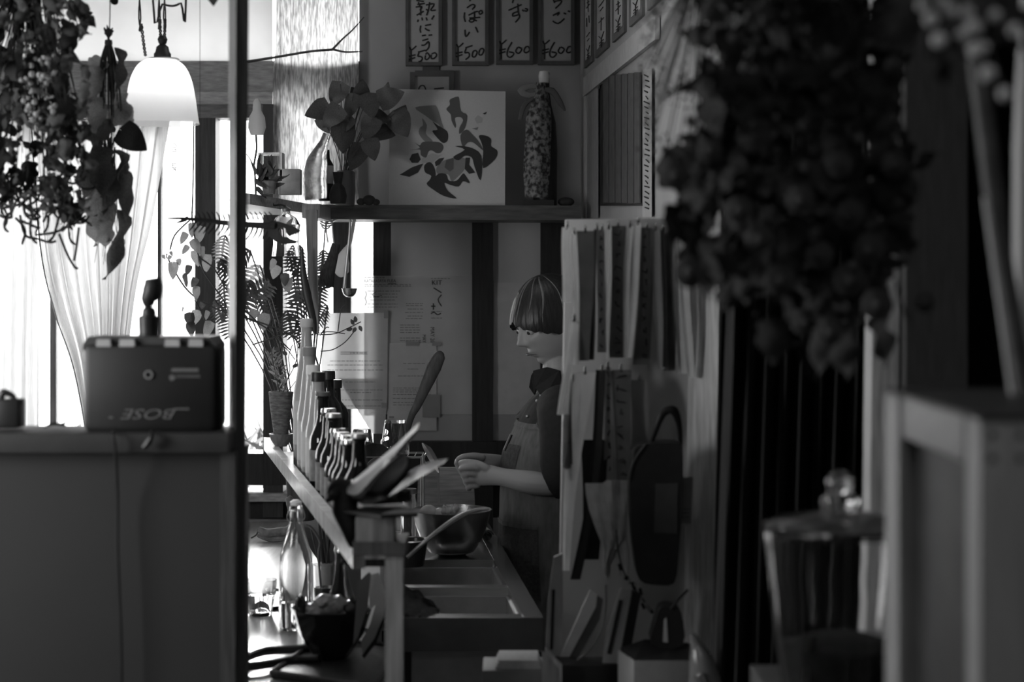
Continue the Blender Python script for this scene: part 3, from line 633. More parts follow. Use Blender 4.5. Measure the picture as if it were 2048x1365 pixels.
# ---------------------------------------------------------------- utensils and oddments hanging under the shelf
t = Th('ladle', 'steel ladle hanging under the shelf with its cup facing up', 'ladle', 700, 592, 5.46)
bm = nb(); t.tube(bm, [(701, 432), (699, 470), (694, 520), (690, 560), (688, 578)], [2.6, 2.4, 3, 3.6, 3.5], 8, 3, flat=.4); t.part('handle', bm, M_steeld)
bm = nb(); t.lathe(bm, 699, [(0, 594), (7, 592), (12, 586), (15, 577), (15.8, 577), (12.6, 588), (7.5, 593.5), (0, 595.5)], 0, 24); t.part('cup', bm, M_steel)
t = Th('rice_spoon', 'pale translucent drop-shaped spoon hanging beside the ladle', 'spoon', 684, 553, 5.47, solo=True)
bm = nb(); t.tube(bm, [(710, 431), (705, 462), (698, 490), (690, 505), (684, 525), (684, 545), (686, 554)], [3.5, 3.5, 4, 8, 15, 14, 4], 12, 3, flat=.25); t.solo(bm, mat('milky_plastic', .5, .3, amp=.05, transl=.6))
t = Th('tawashi_brush', 'dark bristle brush with a wire loop hanging under the shelf', 'brush', 652, 575, 5.44)
bm = nb(); t.tube(bm, [(656, 486), (652, 455), (657, 443), (664, 446), (665, 462), (668, 490)], 1.8, 6, 3); t.part('wire_loop', bm, M_steeld)
bm = nb(); t.tube(bm, [(663, 440), (659, 432), (664, 428)], 1.3, 6, 3); t.part('hook', bm, M_steeld)
bm = nb(); t.tube(bm, [(672, 488), (664, 520), (656, 545), (650, 572)], [8, 11, 14, 18], 14, 3, flat=.5); t.part('bristle_body', bm, mat('bristle', .045, .9, amp=.5, scale=60, stretch=(5, 5, 1), bump=.6))
for y in (508, 535):
    bm = nb(); t.tube(bm, [(654 - (y - 508) * .25, y), (676 - (y - 508) * .3, y + 3)], 2.2, 6, 0); t.part('binding', bm, M_g2)
t = Th('hanging_plank', 'narrow weathered wooden plank hanging from the shelf end', 'plank', 625, 668, 5.0, solo=True)
bm = nb(); t.poly(bm, [(611, 420), (634, 420), (634, 560), (637, 668), (620, 662), (616, 560)], -0.05, 0.02); t.solo(bm, M_mwood)
t = Th('curved_horn', 'dark curved horn-like blade hanging in front of the plank', 'horn', 625, 640, 4.9, solo=True)
bm = nb(); t.tube(bm, [(604, 495), (606, 540), (614, 590), (626, 640), (630, 668)], [1.5, 6, 9, 7, 3], 10, 4, flat=.4); t.tube(bm, [(630, 668), (628, 700), (636, 730), (640, 745)], [2, 1.8, 2, 1.6], 6, 3); t.solo(bm, M_black)
t = Th('glass_bell', 'clear glass bell-shaped lampshade hanging below the window-side shelf', 'lampshade', 570, 513, 4.95)
bm = nb(); t.lathe(bm, 572, [(27, 513), (24, 490), (24, 470), (27, 450), (20, 438), (8, 430), (6, 420), (7.5, 420), (9, 429), (21, 436), (28.5, 450), (25.5, 470), (25.5, 490), (28.5, 513)], 0, 28, closed=True); t.part('bell', bm, M_glass)
bm = nb(); t.lathe(bm, 572, [(0, 424), (8, 424), (10, 418), (0, 412)], 0, 14); t.part('cap', bm, M_steeld)
bm = nb(); t.tube(bm, [(572, 414), (562, 410), (548, 411), (545, 406)], 2, 6, 3); t.part('cord', bm, M_black)
# ================================================================ window side: plants, curtain, lamp, dried bunches, loudspeaker
M_sheer = sheer('sheer_curtain', 0.33, 0.02, amp=0.12)
def drape(name, lab, L_, R_, dy, amp, nf, group=None):
    t = Th(name, lab, 'curtain', (L_[0][0] + R_[0][0]) / 2, L_[0][1], 'B', group)
    bm = nb(); rows = []; Ls = sm(L_, 5, False); Rs = sm(R_, 5, False)
    n = min(len(Ls), len(Rs)); nk = nf * 8
    for j in range(n):
        fr = j / n
        rows.append([bm.verts.new(t.L(Ls[j][0] + (Rs[j][0] - Ls[j][0]) * (k / nk + 0.012 * math.sin(k * 0.8 + j * .1)), Ls[j][1] + (Rs[j][1] - Ls[j][1]) * k / nk, dy + amp * math.sin(2 * math.pi * k / 8 + 1.5 * math.sin(k * .13) + fr * 1.2) * (0.5 + 0.5 * fr))) for k in range(nk + 1)])
    for A, B in zip(rows, rows[1:]):
        for k in range(nk): bm.faces.new((A[k], A[k + 1], B[k + 1], B[k]))
    t.part('fabric', bm, M_sheer)
    bm = nb(); t.tube(bm, [(L_[0][0] - 4, L_[0][1] + 1, dy), (R_[0][0] + 4, R_[0][1] + 1, dy)], 2, 8); t.part('rod', bm, M_steeld)
    bm = nb(); b_tube(bm, [t.L(x, y, dy) for x, y in Ls], 1.6 * t.s, 6); t.part('hem', bm, mat('hem_cloth', .35, .9, amp=.3, scale=60))
    return t
drape('sheer_curtain', 'wide sheer striped curtain gathered towards the loudspeaker', [(62, 238), (80, 490), (108, 620), (148, 740), (178, 900)], [(337, 238), (322, 330), (300, 450), (268, 600), (236, 900)], -0.12, 0.02, 9)
drape('sheer_curtain', 'narrow straight sheer curtain strip at the far left edge', [(-80, 238), (-80, 490), (-80, 620), (-80, 740), (-80, 900)], [(60, 238), (74, 490), (76, 620), (76, 740), (76, 900)], -0.16, 0.015, 5)
# strip of paper stuck outside the glass
t = Th('paper_strip', 'pale paper strip with two brushed characters seen through the glass from behind', 'paper strip', 346, 372, 'B')
bm = nb(); t.slab(bm, 333, 236, 361, 373, 0.075, 0.0005); t.part('strip', bm, mat('strip_paper', .75, .8, amp=.03, transl=.85))
kf = lambda x, y: (x / 2.275, y / 2.275)
bm = nb(); strokes(t, bm, [[(792, 652), (777, 668)], [(792, 652), (806, 668)], [(783, 670), (802, 670)], [(778, 680), (806, 680)], [(795, 680), (802, 690), (782, 690)],
   [(782, 745), (803, 745)], [(785, 745), (785, 763)], [(782, 753), (800, 753)], [(777, 763), (807, 763)], [(797, 763), (797, 780)], [(795, 768), (780, 782)], [(788, 765), (800, 775)]], 1.6, 0.072, kf); t.part('lettering', bm, M_inkg)

# pendant lamp
t = Th('pendant_lamp', 'lit milky-glass pendant lamp hanging on twisted cords before the window', 'lamp', 324, 248, 4.2)
bm = nb(); pr = [(76, 248), (73, 232), (68, 195), (60, 158), (47, 132), (30, 120), (18, 117)]
t.lathe(bm, 322, sm(pr, 4, False), 0, 48); t.part('shade', bm, M_frost)
bm = nb(); t.lathe(bm, 325, [(0, 70), (7, 72), (10, 79), (8, 86), (6, 89), (12, 94), (14, 104), (17, 108), (17, 116), (0, 117)], 0, 20); t.part('socket', bm, M_black)
bm = nb(); t.lathe(bm, 327, [(30, 121), (32, 119), (30, 117), (28, 119)], 0, 28, closed=True); t.part('gallery_ring', bm, M_steeld)
bm = nb(); b_ball(bm, t.L(325, 158), 19 * t.s, 20, 14, (1, 1, 1.25)); t.part('bulb', bm, glow('bulb_glow', 1, 22))
def twist(t, pts, m=M_stem, r=1.6):
    q = sm([(a, b, 0.0) for a, b in pts], 14, False)
    for ph in (0, math.pi):
        bm = nb(); b_tube(bm, [t.L(a + 2.0 * math.sin(i * .9 + ph), b, .0025 * math.cos(i * .9 + ph)) for i, (a, b, _) in enumerate(q)], r * t.s, 5); t.part('cord', bm, m)
twist(t, [(316, -620), (318, 0), (320, 40), (321, 72)]); twist(t, [(329, -620), (329, 0), (330, 40), (329, 72)])
twist(t, [(276, -620), (279, 0), (283, 50), (287, 85), (291, 112)])
t = Th('cord_loop', 'dark drooping wire loop at the very top above the pendant lamp', 'wire', 340, 14, 4.1, solo=True)
bm = nb(); t.tube(bm, [(305, -640), (306, 0), (325, 8), (345, 12), (362, 6), (372, -2), (374, -640)], 2.2, 6, 4); t.solo(bm, M_stem)

# dried bunches
M_dst = mat('dried_stalks', .07, .85, amp=.4)
def bunch(name, lab, px, py, Y, outline, nleaf, mesh, lmin, lmax, stem_top, curl=0, depth=0.1, wr=0.5, adist=(-130, -50), flowers=0, fm=None, stm=None):
    t = Th(name, lab, 'dried flowers', px, py, Y)
    xs = [q[0] for q in outline]; ys = [q[1] for q in outline]
    def inside(x, y):
        c = False; j = len(outline) - 1
        for i in range(len(outline)):
            xi, yi = outline[i]; xj, yj = outline[j]
            if (yi > y) != (yj > y) and x < (xj - xi) * (y - yi) / (yj - yi) + xi: c = not c
            j = i
        return c
    def rp():
        while True:
            x = R.uniform(min(xs), max(xs)); y = R.uniform(min(ys), max(ys))
            if inside(x, y): return x, y
    bm = nb()
    for i in range(150):
        x, y = rp(); d = R.uniform(-depth, depth)
        t.tube(bm, [(stem_top[0] + R.uniform(-6, 6), stem_top[1], 0), ((stem_top[0] + x) / 2 + R.uniform(-14, 14), (stem_top[1] + y) / 2, d * .6), (x, y, d)], [1.6, 1.3, 0.8], 4, 2)
    o = t.part('stems', bm, stm or M_dryd); o['kind'] = 'stuff'
    for i in range(nleaf):
        x, y = rp(); d = R.uniform(-depth, depth); l = R.uniform(lmin, lmax)
        lf(t.o, mesh, t.L(x, y, d), l * t.s, l * wr * R.uniform(.7, 1.3) * t.s, R.uniform(*adist), R.uniform(-90, 90), R.uniform(-70, 70))
    return t, rp, inside
t, rp, _ = bunch('dried_bouquet', 'big dark hanging bunch of dried plants with curly pods at the upper left corner', 60, -120, 3.6,
   [(-120, -80), (190, -80), (165, 40), (172, 90), (168, 200), (180, 300), (150, 380), (170, 440), (80, 400), (-120, 380)], 220, LCD, 24, 62, (60, -120), depth=0.14, wr=.7)
for i in range(230):
    x, y = rp(); l = R.uniform(20, 56)
    lf(t.o, LC, t.L(x, y, R.uniform(-.17, .0)), l * t.s, l * .55 * t.s, R.uniform(-170, 10), R.uniform(-90, 90), R.uniform(-70, 70))
for i in range(80):
    x = R.uniform(-20, 165); y = R.uniform(335, 455) - abs(x - 80) * .2; bm = nb(); a = R.uniform(-2.6, -.4); r_ = R.uniform(25, 60); c = R.uniform(-.06, .06); q = []; ax, ay = x, y
    for k in range(8): q.append((ax, ay, R.uniform(-.01, .01))); ax += math.cos(a) * r_ / 6; ay -= math.sin(a) * r_ / 6; a += c * 7 + R.uniform(-.3, .3)
    t.tube(bm, q, [3.0, 2.8, 3, 2.4, 3, 2.6, 3, 2], 6, 2); t.part('pod', bm, M_dryd)
for pts in ([(40, 430), (50, 470), (75, 478), (100, 485), (112, 482)], [(118, 468), (135, 510), (150, 535), (156, 536)], [(158, 455), (152, 500), (148, 522)], [(0, 360), (25, 395), (60, 415)], [(70, 470), (110, 465), (150, 445), (172, 432)]):
    bm = nb(); t.tube(bm, pts, 2.6, 6, 4); t.part('pod', bm, M_dryd)
for i in range(60):
    x = R.uniform(40, 110); y = R.uniform(100, 240); bm = nb()
    b_ball(bm, t.L(x, y, R.uniform(-.19, -.1)), R.uniform(3, 7) * t.s, 6, 4); t.part('seed_head', bm, mat('pale_seed', .28, .9, amp=.4))
bm = nb(); t.tube(bm, [(60, -120), (60, -440)], 1.6, 6); t.part('string', bm, M_stem)
LCP = leaf_me('leaf_papery', mat('papery_leaf', .3, .8, amp=.35, scale=25, transl=.45, bump=.3), 'crisp', cup=.5, fold=.3, bend=.3)
# second, tied bunch
t = Th('tied_dried_bunch', 'slim bunch of dried papery leaves tied with string, hanging beside the lamp', 'dried flowers', 215, 85, 3.85)
bm = nb(); t.tube(bm, [(219, -380), (220, 30), (214, 50), (217, 85)], 1.1, 6, 4); t.part('string', bm, M_stem)
bm = nb(); t.lathe(bm, 217, [(7, 92), (8, 86), (7, 80), (5.5, 80), (5.5, 92)], 0, 12, closed=True); t.part('tie', bm, M_dry)
bm = nb()
for i in range(46):
    a = R.uniform(-1, 1); x = 217 + a * R.uniform(4, 36); y = R.uniform(170, 330)
    t.tube(bm, [(217 - a * 10, 62 + R.uniform(-8, 6), 0), (217 + a * 5, 86, 0), (217 + a * 22, 150, R.uniform(-.02, .02)), (x, y, R.uniform(-.05, .05))], [1.5, 1.3, 1.1, .7], 4, 2)
o = t.part('stems', bm, M_dry); o['kind'] = 'stuff'
bm = nb()
for i in range(60):
    x = 215 + R.uniform(-16, 16); y = R.uniform(270, 360); t.tube(bm, [(x, y, 0), (x + R.uniform(-12, 8), y + 60, R.uniform(-.03, .03)), (x + R.uniform(-16, 12), y + R.uniform(90, 180), 0)], [1.2, 1, .5], 4, 2)
o = t.part('grass_heads', bm, M_stem); o['kind'] = 'stuff'
for (x, y, l, w_, a, ro) in ((232, 95, 90, 26, -80, 20), (205, 120, 70, 22, -100, 60), (196, 130, 80, 40, -105, -20), (228, 190, 70, 50, -60, 30), (205, 195, 75, 50, -110, -20), (250, 335, 110, 30, -88, 10), (240, 420, 140, 32, -95, 20), (190, 290, 110, 55, -75, 0), (172, 340, 150, 60, -70, 15), (160, 400, 100, 50, -60, 30), (185, 250, 60, 45, -150, 40), (222, 240, 60, 40, -130, 20), (200, 440, 60, 40, -70, -10), (236, 470, 85, 26, -100, 0), (168, 270, 150, 36, -78, 40), (215, 210, 70, 60, -40, -30), (175, 130, 40, 26, 20, 20), (228, 300, 130, 26, -85, 60)):
    lf(t.o, LCP if (x + y) % 3 else LC, t.L(x, y, R.uniform(-.05, .03)), l * t.s, w_ * t.s, a, ro, R.uniform(-25, 25))
lf(t.o, leaf_me('leaf_heart_dry', M_dryd, 'heart', cup=.3, bend=-.2), t.L(244, 262, -.05), 62 * t.s, 56 * t.s, -38, 10, 20)
t = Th('hanging_pod', 'small round dark pod on a thread at the top between the bunches', 'pod', 229, 2, 3.8, solo=True)
bm = nb(); b_ball(bm, t.L(229, 2), 8 * t.s, 12, 8); t.tube(bm, [(229, -4), (229, -400)], .8, 5); t.solo(bm, M_dryd)
t = Th('hanging_leaf', 'dark pointed dried leaf at the top edge beside the pillar', 'leaf', 425, 10, 3.4, solo=True)
bm = nb(); t.poly(bm, [(415, -30), (436, -30), (438, -4), (427, 13), (416, 0)], 0, .002); t.tube(bm, [(425, -28), (425, -480)], 1, 5); t.solo(bm, M_dryd)

# fish skeleton
t = Th('fish_skeleton', 'dark fish skeleton with open toothed jaws strung horizontally past the pillar', 'skeleton', 560, 455, 3.9)
bm = nb(); t.tube(bm, [(335, 437), (360, 437), (400, 440), (440, 445), (500, 450), (550, 452)], [1.5, 2.6, 4, 5, 6, 7], 8, 3); t.part('spine', bm, M_dryd)
for i in range(17):
    x = 392 + i * 9.6; l = 14 + i * 1.1
    bm = nb(); t.tube(bm, [(x, 443 + i * .5, 0), (x - 5, 443 + i * .5 + l * .6, .01), (x - 14, 445 + l * 1.25, .0)], [2.4, 2, 1], 6, 3); t.part('rib', bm, M_dryd)
    bm = nb(); t.tube(bm, [(x, 440, 0), (x - 3, 430, .0), (x - 8, 424, 0)], [2.2, 1.6, .8], 5, 3); t.part('fin_ray', bm, M_dryd)
bm = nb(); t.poly(bm, sm([(348, 447), (362, 440), (375, 432), (372, 443)], 3), 0, .004); t.part('tail', bm, M_dryd)
bm = nb(); t.poly(bm, [(536, 446), (545, 441), (560, 444), (585, 452), (601, 461), (597, 465), (584, 470), (578, 473), (572, 466), (571, 458), (565, 454), (558, 456), (556, 463), (560, 470), (566, 474), (574, 474), (580, 478), (596, 483), (590, 487), (566, 489), (550, 483), (540, 474), (534, 460)], 0, .012); t.part('skull', bm, M_dryd)
for x in (574, 580, 586, 592):
    bm = nb(); t.tube(bm, [(x, 470 - (x - 574) * .3), (x + 1, 475)], [1.6, .3], 5); t.part('tooth', bm, M_dryd)
bm = nb(); t.tube(bm, [(560, 442), (560, -300)], .5, 4); t.part('thread', bm, M_stem)
bm = nb(); t.tube(bm, [(400, 438), (400, -300)], .5, 4); t.part('thread', bm, M_stem)

# heart-leaved vine
t = Th('heart_leaf_vine', 'climbing vine with translucent heart leaves trailing across the window post', 'plant', 400, 470, 5.2)
vs = nb()
for pts in ([(388, 205, .25), (387, 330, .15), (384, 430, .02), (385, 440, 0)], [(385, 440), (390, 480), (398, 515), (408, 545), (425, 570), (452, 610), (470, 660)], [(335, 515), (345, 535), (370, 575), (401, 602), (450, 625), (492, 636), (565, 662), (593, 681), (600, 700)], [(398, 515), (430, 540), (460, 590), (520, 650)], [(340, 500), (350, 470), (380, 440)], [(492, 636), (530, 655), (580, 700)], [(390, 600), (405, 630), (415, 655)], [(505, 690), (560, 672), (595, 660)]):
    t.tube(vs, pts, 1.5, 6, 4)
t.part('stem', vs, M_stem)
VL = [(384, 461, 26), (398, 470, 30), (366, 477, 22), (393, 494, 28), (395, 517, 28), (405, 505, 20), (411, 527, 30), (346, 542, 30), (373, 562, 25), (388, 566, 18), (393, 588, 26), (380, 641, 26), (391, 637, 28), (382, 660, 26), (415, 660, 30), (505, 632, 24), (527, 645, 30), (404, 612, 16), (412, 632, 18), (370, 500, 18), (333, 513, 10), (343, 508, 9), (339, 516, 9), (328, 515, 9), (358, 525, 12), (376, 541, 18), (365, 620, 9), (545, 530, 20), (550, 545, 24), (570, 560, 22), (575, 572, 26)]
for x, y, s_ in VL:
    a = R.uniform(-120, -60); ar = math.radians(a)
    lf(t.o, LH if R.random() < .8 else LHD, t.L(x - math.cos(ar) * s_ * .5, y + math.sin(ar) * s_ * .5, R.uniform(-.05, .02)), s_ * t.s * 1.1, s_ * t.s * R.uniform(.75, 1), a, R.uniform(-40, 40), R.uniform(-30, 30))
# split-leaf plant
def mon(name, m):
    bm = nb()
    def q(a, b, c, d_): bm.faces.new([bm.verts.new(v) for v in (a, b, c, d_)])
    N = 9
    for sd in (-1, 1):
        for i in range(N):
            t0 = i / N; wd = .5 * math.sin(math.pi * (t0 * .85 + .12)) ** .7; L0 = t0 * .95; L1 = L0 + .062
            tip = (L0 + .16, -.12 * wd - .1 * t0 ** 2, sd * wd)
            a0 = (L0, -.1 * t0 ** 2, 0); a1 = (L1, -.1 * t0 ** 2, 0); mdl0 = (L0 + .05, .03 - .1 * t0 ** 2, sd * wd * .55); mdl1 = (L1 + .085, .03 - .1 * t0 ** 2, sd * wd * .6)
            q(a0, a1, mdl1, mdl0); bm.faces.new([bm.verts.new(v) for v in (mdl0, mdl1, tip)])
            n0 = (L0 + .105, -.1 * t0 ** 2, 0); n1 = (L1, -.1 * t0 ** 2, sd * wd * .12)
            q(a1, n0, (n0[0] + .01, n0[1], sd * wd * .15), n1)
    return mesh_of(name, bm, m)
MO = mon('split_leaf', M_leafd); MO2 = mon('split_leaf_pale', M_leaf)
t = Th('split_leaf_plant', 'large split-leaved potted plant behind the window posts', 'potted plant', 560, 1000, 5.45)
vs = nb()
for (x, y, s_, a) in [(440, 520, 60, -60), (450, 470, 60, -100), (445, 560, 70, -80), (500, 500, 75, -140), (520, 530, 80, -120), (500, 560, 80, -100), (515, 590, 70, -60), (490, 600, 70, 30), (580, 500, 60, -70), (600, 490, 60, -110), (595, 540, 75, -90), (620, 530, 60, -60), (610, 580, 70, -110), (645, 500, 50, -80), (640, 560, 60, -100), (575, 620, 60, -80), (460, 620, 60, -90), (430, 600, 50, -70), (655, 610, 50, -120), (600, 640, 50, -80), (650, 460, 50, 80)]:
    dy = R.uniform(-.04, .03)
    lf(t.o, MO if R.random() < .7 else MO2, t.L(x, y, dy), s_ * t.s, s_ * .9 * t.s, a, R.uniform(-35, 35), R.uniform(-30, 30))
    t.tube(vs, [(600, 960, 0), ((600 + x) / 2 + 10, (960 + y) / 2 - 40, 0), (x, y, dy)], 1.6, 5, 4)
o = t.part('stalks', vs, M_leafd); o['kind'] = 'stuff'
bm = nb(); t.lathe(bm, 603, [(0, 1040), (26, 1040), (32, 950), (29, 950), (24, 1030), (0, 1030)], 0, 20); t.part('pot', bm, M_dwood)
# low plants outside the glass, near the bottom left of the ledge
for gi, (bx, by, n_) in enumerate(((505, 905, 22), (578, 905, 10), (645, 905, 14), (130, 905, 10))):
    t = Th('border_plant', ['spiky light plant low outside the window beside the pillar', 'spiky plant low outside behind the tall clay pot', 'spiky plant low outside behind the bottle row', 'wispy plant low outside left of the loudspeaker'][gi], 'plant', bx, by + 200, 6.6)
    for i in range(n_):
        x = bx + R.uniform(-35, 35); lf(t.o, LLL if i % 2 else LL, t.L(x, by + R.uniform(-10, 10), R.uniform(-.1, .1)), R.uniform(35, 75) * t.s, 9 * t.s, R.uniform(20, 160), R.uniform(-60, 60), R.uniform(-40, 40))
    bm = nb(); t.lathe(bm, bx, [(0, by + 200), (26, by + 200), (32, by - 5), (28, by - 5), (0, by + 10)], 0, 16); t.part('pot', bm, M_white)
# clay pot with shrub on the far end of the ledge
t = Th('tall_clay_pot', 'tall tapered basket-textured pot with a twiggy shrub at the far ledge end', 'potted plant', 562, 894, 5.0)
bm = nb(); t.lathe(bm, 562, [(0, 876), (14, 876), (17, 850), (22, 815), (25, 784), (22, 784), (19, 800), (0, 800)], 0, 24)
t.part('pot', bm, mat('woven_pot', .13, .8, amp=.5, scale=60, stretch=(1, 1, 3), bump=.8))
bm = nb(); t.lathe(bm, 562, [(0, 893), (12, 893), (20, 880), (24, 868), (21, 868), (16, 878), (0, 884)], 0, 20); t.part('saucer', bm, M_mwood)
vs = nb(); tw = [[(565, 790), (575, 760), (590, 730), (596, 700), (590, 670), (592, 640)], [(560, 790), (552, 750), (545, 720), (543, 700)], [(596, 700), (600, 690), (620, 672), (640, 660)], [(636, 670), (670, 668), (700, 655), (722, 644)], [(590, 720), (575, 700), (560, 690)], [(640, 703), (665, 700), (690, 685), (708, 664)], [(570, 775), (580, 740), (577, 715), (585, 690)], [(590, 670), (575, 655), (555, 665)], [(620, 672), (655, 664), (690, 668)], [(640, 672), (652, 656), (658, 656)], [(676, 664), (682, 620), (690, 610)], [(570, 790), (590, 765), (605, 740)]]
for p in tw: t.tube(vs, [(a, b, -.02) for a, b in p], 1.1, 5, 4)
t.part('twigs', vs, M_stem)
for i in range(46):
    k = i / 46; x, y = (545 + 22 * k + R.uniform(-8, 8), 705 + 80 * k); lf(t.o, LO, t.L(x, y, R.uniform(-.03, .02)), 15 * t.s, 5 * t.s, R.choice((R.uniform(20, 70), R.uniform(110, 160))), R.uniform(-60, 60), 0)
for x, y, a in ((708, 650, 120), (712, 655, -120), (718, 652, -60), (712, 645, 100), (705, 657, 200), (575, 710, 150), (585, 735, 30), (560, 700, 170), (600, 715, 60)):
    lf(t.o, LOD, t.L(x, y, -.02), 13 * t.s, 8 * t.s, a, 10, 0)

# ---------------------------------------------------------------- loudspeaker and cabinet-top things
t = Th('loudspeaker', 'black box loudspeaker standing upside down on the cabinet before the bright window', 'speaker', 297, 866, 2.985)
bm = nb(); t.box(bm, 165, 690, 432, 866, 0, 0.115, 0.012); t.part('body', bm, M_black)
bm = nb(); t.poly(bm, [(176, 674), (420, 674), (432, 690), (432, 702), (165, 702), (165, 690)], 0.012, 0.10); t.part('top_shell', bm, mat('speaker_top', .06, .45, amp=.1))
for x0, x1 in ((191, 222), (237, 270), (328, 360), (376, 407)):
    bm = nb(); t.poly(bm, [(x0 + 2, 679), (x1 - 2, 679), (x1, 706), (x0, 706)], 0.004, 0.012); t.part('slot_insert', bm, mat('slot_pale', .42, .5, amp=.1))
bm = nb(); t.lathe(bm, 0, [(0, 0), (0, 0)], 0, 8); bm.free()
bm = nb(); b_lathe(bm, t.L(297, 750, -.001), [(8 * t.s, 0), (9 * t.s, .002), (6 * t.s, .002), (6 * t.s, 0)], 20, axis=Matrix.Rotation(math.pi / 2, 3, 'X')); t.part('screw_ring', bm, M_g1)
bm = nb(); t.slab(bm, 343, 737, 397, 744, -.0006, .0008); t.part('rating_label', bm, mat('label_dim', .12, .6, amp=.1))
bm = nb(); t.slab(bm, 352, 750, 400, 756, -.0006, .0008); t.part('rating_label', bm, mat('label_dim2', .06, .6, amp=.1))
bm = nb(); b_lathe(bm, t.L(344, 756, -.001), [(0, 0), (6 * t.s, 0)], 16, axis=Matrix.Rotation(math.pi / 2, 3, 'X')); t.part('badge', bm, mat('label_dim', .12))
bm = nb(); add_text(t, bm, 'BOSE', 352, 819, 20, -.001, 180, 112, shear=.35); t.part('logo_lettering', bm, mat('logo_grey', .13, .5, amp=0), smooth=False)
bm = nb(); t.slab(bm, 348, 817, 378, 820, -.0006, .0008); t.slab(bm, 217, 834, 226, 837, -.0006, .0008); t.part('logo_bar', bm, mat('logo_grey', .13))
bm = nb(); t.lathe(bm, 298, [(0, 706), (27, 706), (27, 690), (23, 672), (21, 668), (22, 650), (22, 632), (15, 630), (14, 618), (8, 612), (0, 612)], .05, 12); t.part('bracket', bm, M_black)
bm = nb(); t.tube(bm, [(299, 614, .05), (297, 600, .05), (304, 585, .05), (306, 572, .05), (304, 557, .05)], [9, 16, 21, 20, 15], 12, 3); t.part('bracket_knob', bm, M_black)
t = Th('speaker_cable', 'thin black cable running down the dark cabinet front', 'cable', 232, 905, 2.925, solo=True)
bm = nb(); t.tube(bm, [(226, 862, .03), (226, 870, 0), (231, 905, 0), (235, 1000, 0.02), (235, 1100, 0.02), (239, 1200, .02), (243, 1365, .02), (243, 1900, .02)], 3.0, 8, 4); t.solo(bm, M_black)
t = Th('cable_toggle', 'small dark plug hanging over the cabinet edge below the loudspeaker', 'plug', 293, 898, 2.925, solo=True)
bm = nb(); t.tube(bm, [(304, 862, .02), (303, 872, 0), (297, 884, 0), (287, 896, 0)], [3, 4, 7, 5], 8, 3); t.solo(bm, M_black)
t = Th('dark_camera', 'small dark clutter piece on the cabinet at the far left edge', 'trinket', 18, 858, 3.0)
bm = nb(); t.box(bm, -20, 800, 36, 858, 0, .05, .004); t.part('body', bm, M_black)
bm = nb(); b_ball(bm, t.L(36, 806, .02), 9 * t.s, 12, 8); b_ball; t.part('knob', bm, M_black)
bm = nb(); t.tube(bm, [(2, 800, .02), (6, 786, .02), (22, 790, .02), (30, 798, .02)], [6, 8, 6, 5], 8, 3); t.part('handle', bm, M_black)
t = Th('dried_curl', 'small curled dried leaf lying on the cabinet top left of the loudspeaker', 'leaf', 110, 856, 3.05, solo=True)
bm = nb(); t.tube(bm, [(88, 856), (100, 850), (118, 849), (135, 853)], [1, 3, 3, 1], 6, 3, flat=.4); t.tube(bm, [(118, 850), (130, 846), (136, 834)], [2.5, 3, .5], 6, 3, flat=.4); t.solo(bm, M_dryd)
# ================================================================ bottles on the ledge
ZL = 1.070
def bottle(px, ytop, kind, lab, off=0.045, body=None, m=None, capm=None, label=True):
    Y = (0.391 + off) / ((px - CX) / F + 0.2145)
    t = Th('bottle', lab, 'bottle', px, HY + (ZC - ZL) * F / Y, Y, 'bottles in a row on the ledge')
    h = (ZC - (ytop - HY) * Y / F) - ZL
    rb = body or 0.031; rn = 0.0125
    if kind == 'beer': pr = [(0, 0), (rb * .9, 0), (rb, .006), (rb, h * .52), (rb * .93, h * .58), (rb * .6, h * .68), (rn * 1.15, h * .76), (rn, h * .93), (rn * 1.2, h * .945), (rn * 1.2, h * .975), (rn, h * .985), (rn, h - .002)]
    elif kind == 'wine': pr = [(0, 0), (rb * .9, 0), (rb, .006), (rb, h * .62), (rb * .85, h * .68), (rn * 1.25, h * .76), (rn * 1.1, h * .94), (rn * 1.25, h * .95), (rn * 1.2, h - .002)]
    else: pr = [(0, 0), (rb * .9, 0), (rb, .006), (rb, h * .5), (rb * .8, h * .6), (rn * 1.5, h * .76), (rn * 1.1, h * .9), (rn * 1.2, h * .93), (rn * 1.2, h - .002)]
    inner = [(max(0.0005, r - .0022), z + (.003 if i < 2 else 0)) for i, (r, z) in enumerate(pr)][::-1][:-1] + [(0, .004)]
    bm = nb(); b_lathe(bm, (0, 0, 0), pr + inner, 28); t.part('glass', bm, m or M_brown)
    if capm:
        bm = nb(); b_lathe(bm, (0, 0, 0), [(0, h + .004), (rn * 1.3, h + .003), (rn * 1.42, h - .002), (rn * 1.42, h - .02 if kind != 'beer' else h - .006), (rn * 1.25, h - .02 if kind != 'beer' else h - .006)], 20); t.part('cap', bm, capm)
    if label:
        bm = nb(); b_lathe(bm, (0, 0, 0), [(rb + .0006, h * .15), (rb + .0006, h * .45)], 28); t.part('label', bm, M_label if m is not M_brown else mat('dim_label', .2, .7, amp=.4, scale=50))
    bm = nb(); b_lathe(bm, (0, 0, 0), [(0, .005), (rb - .004, .006), (rb - .004, h * .42), (0, h * .42)], 20)
    if kind == 'wine': t.part('liquid', bm, mat('dark_liquid', .05, .1, amp=0))
    else: bm.free()
    return t
M_milk = mat('white_bottle_glass', 0.75, 0.12, amp=0, trans=0.35, transl=.3)
bottle(613, 640, 'sake', 'tallest milky-white bottle at the far end of the row with dark collar', .075, .036, M_milk, M_label)
bottle(618, 697, 'sake', 'clear bottle with a dark stopper just before the tallest one', .05, .030, M_milk, M_g1)
bottle(626, 733, 'sake', 'clear bottle with a flat pale cap in the far part of the row', .05, .030, M_milk, M_white)
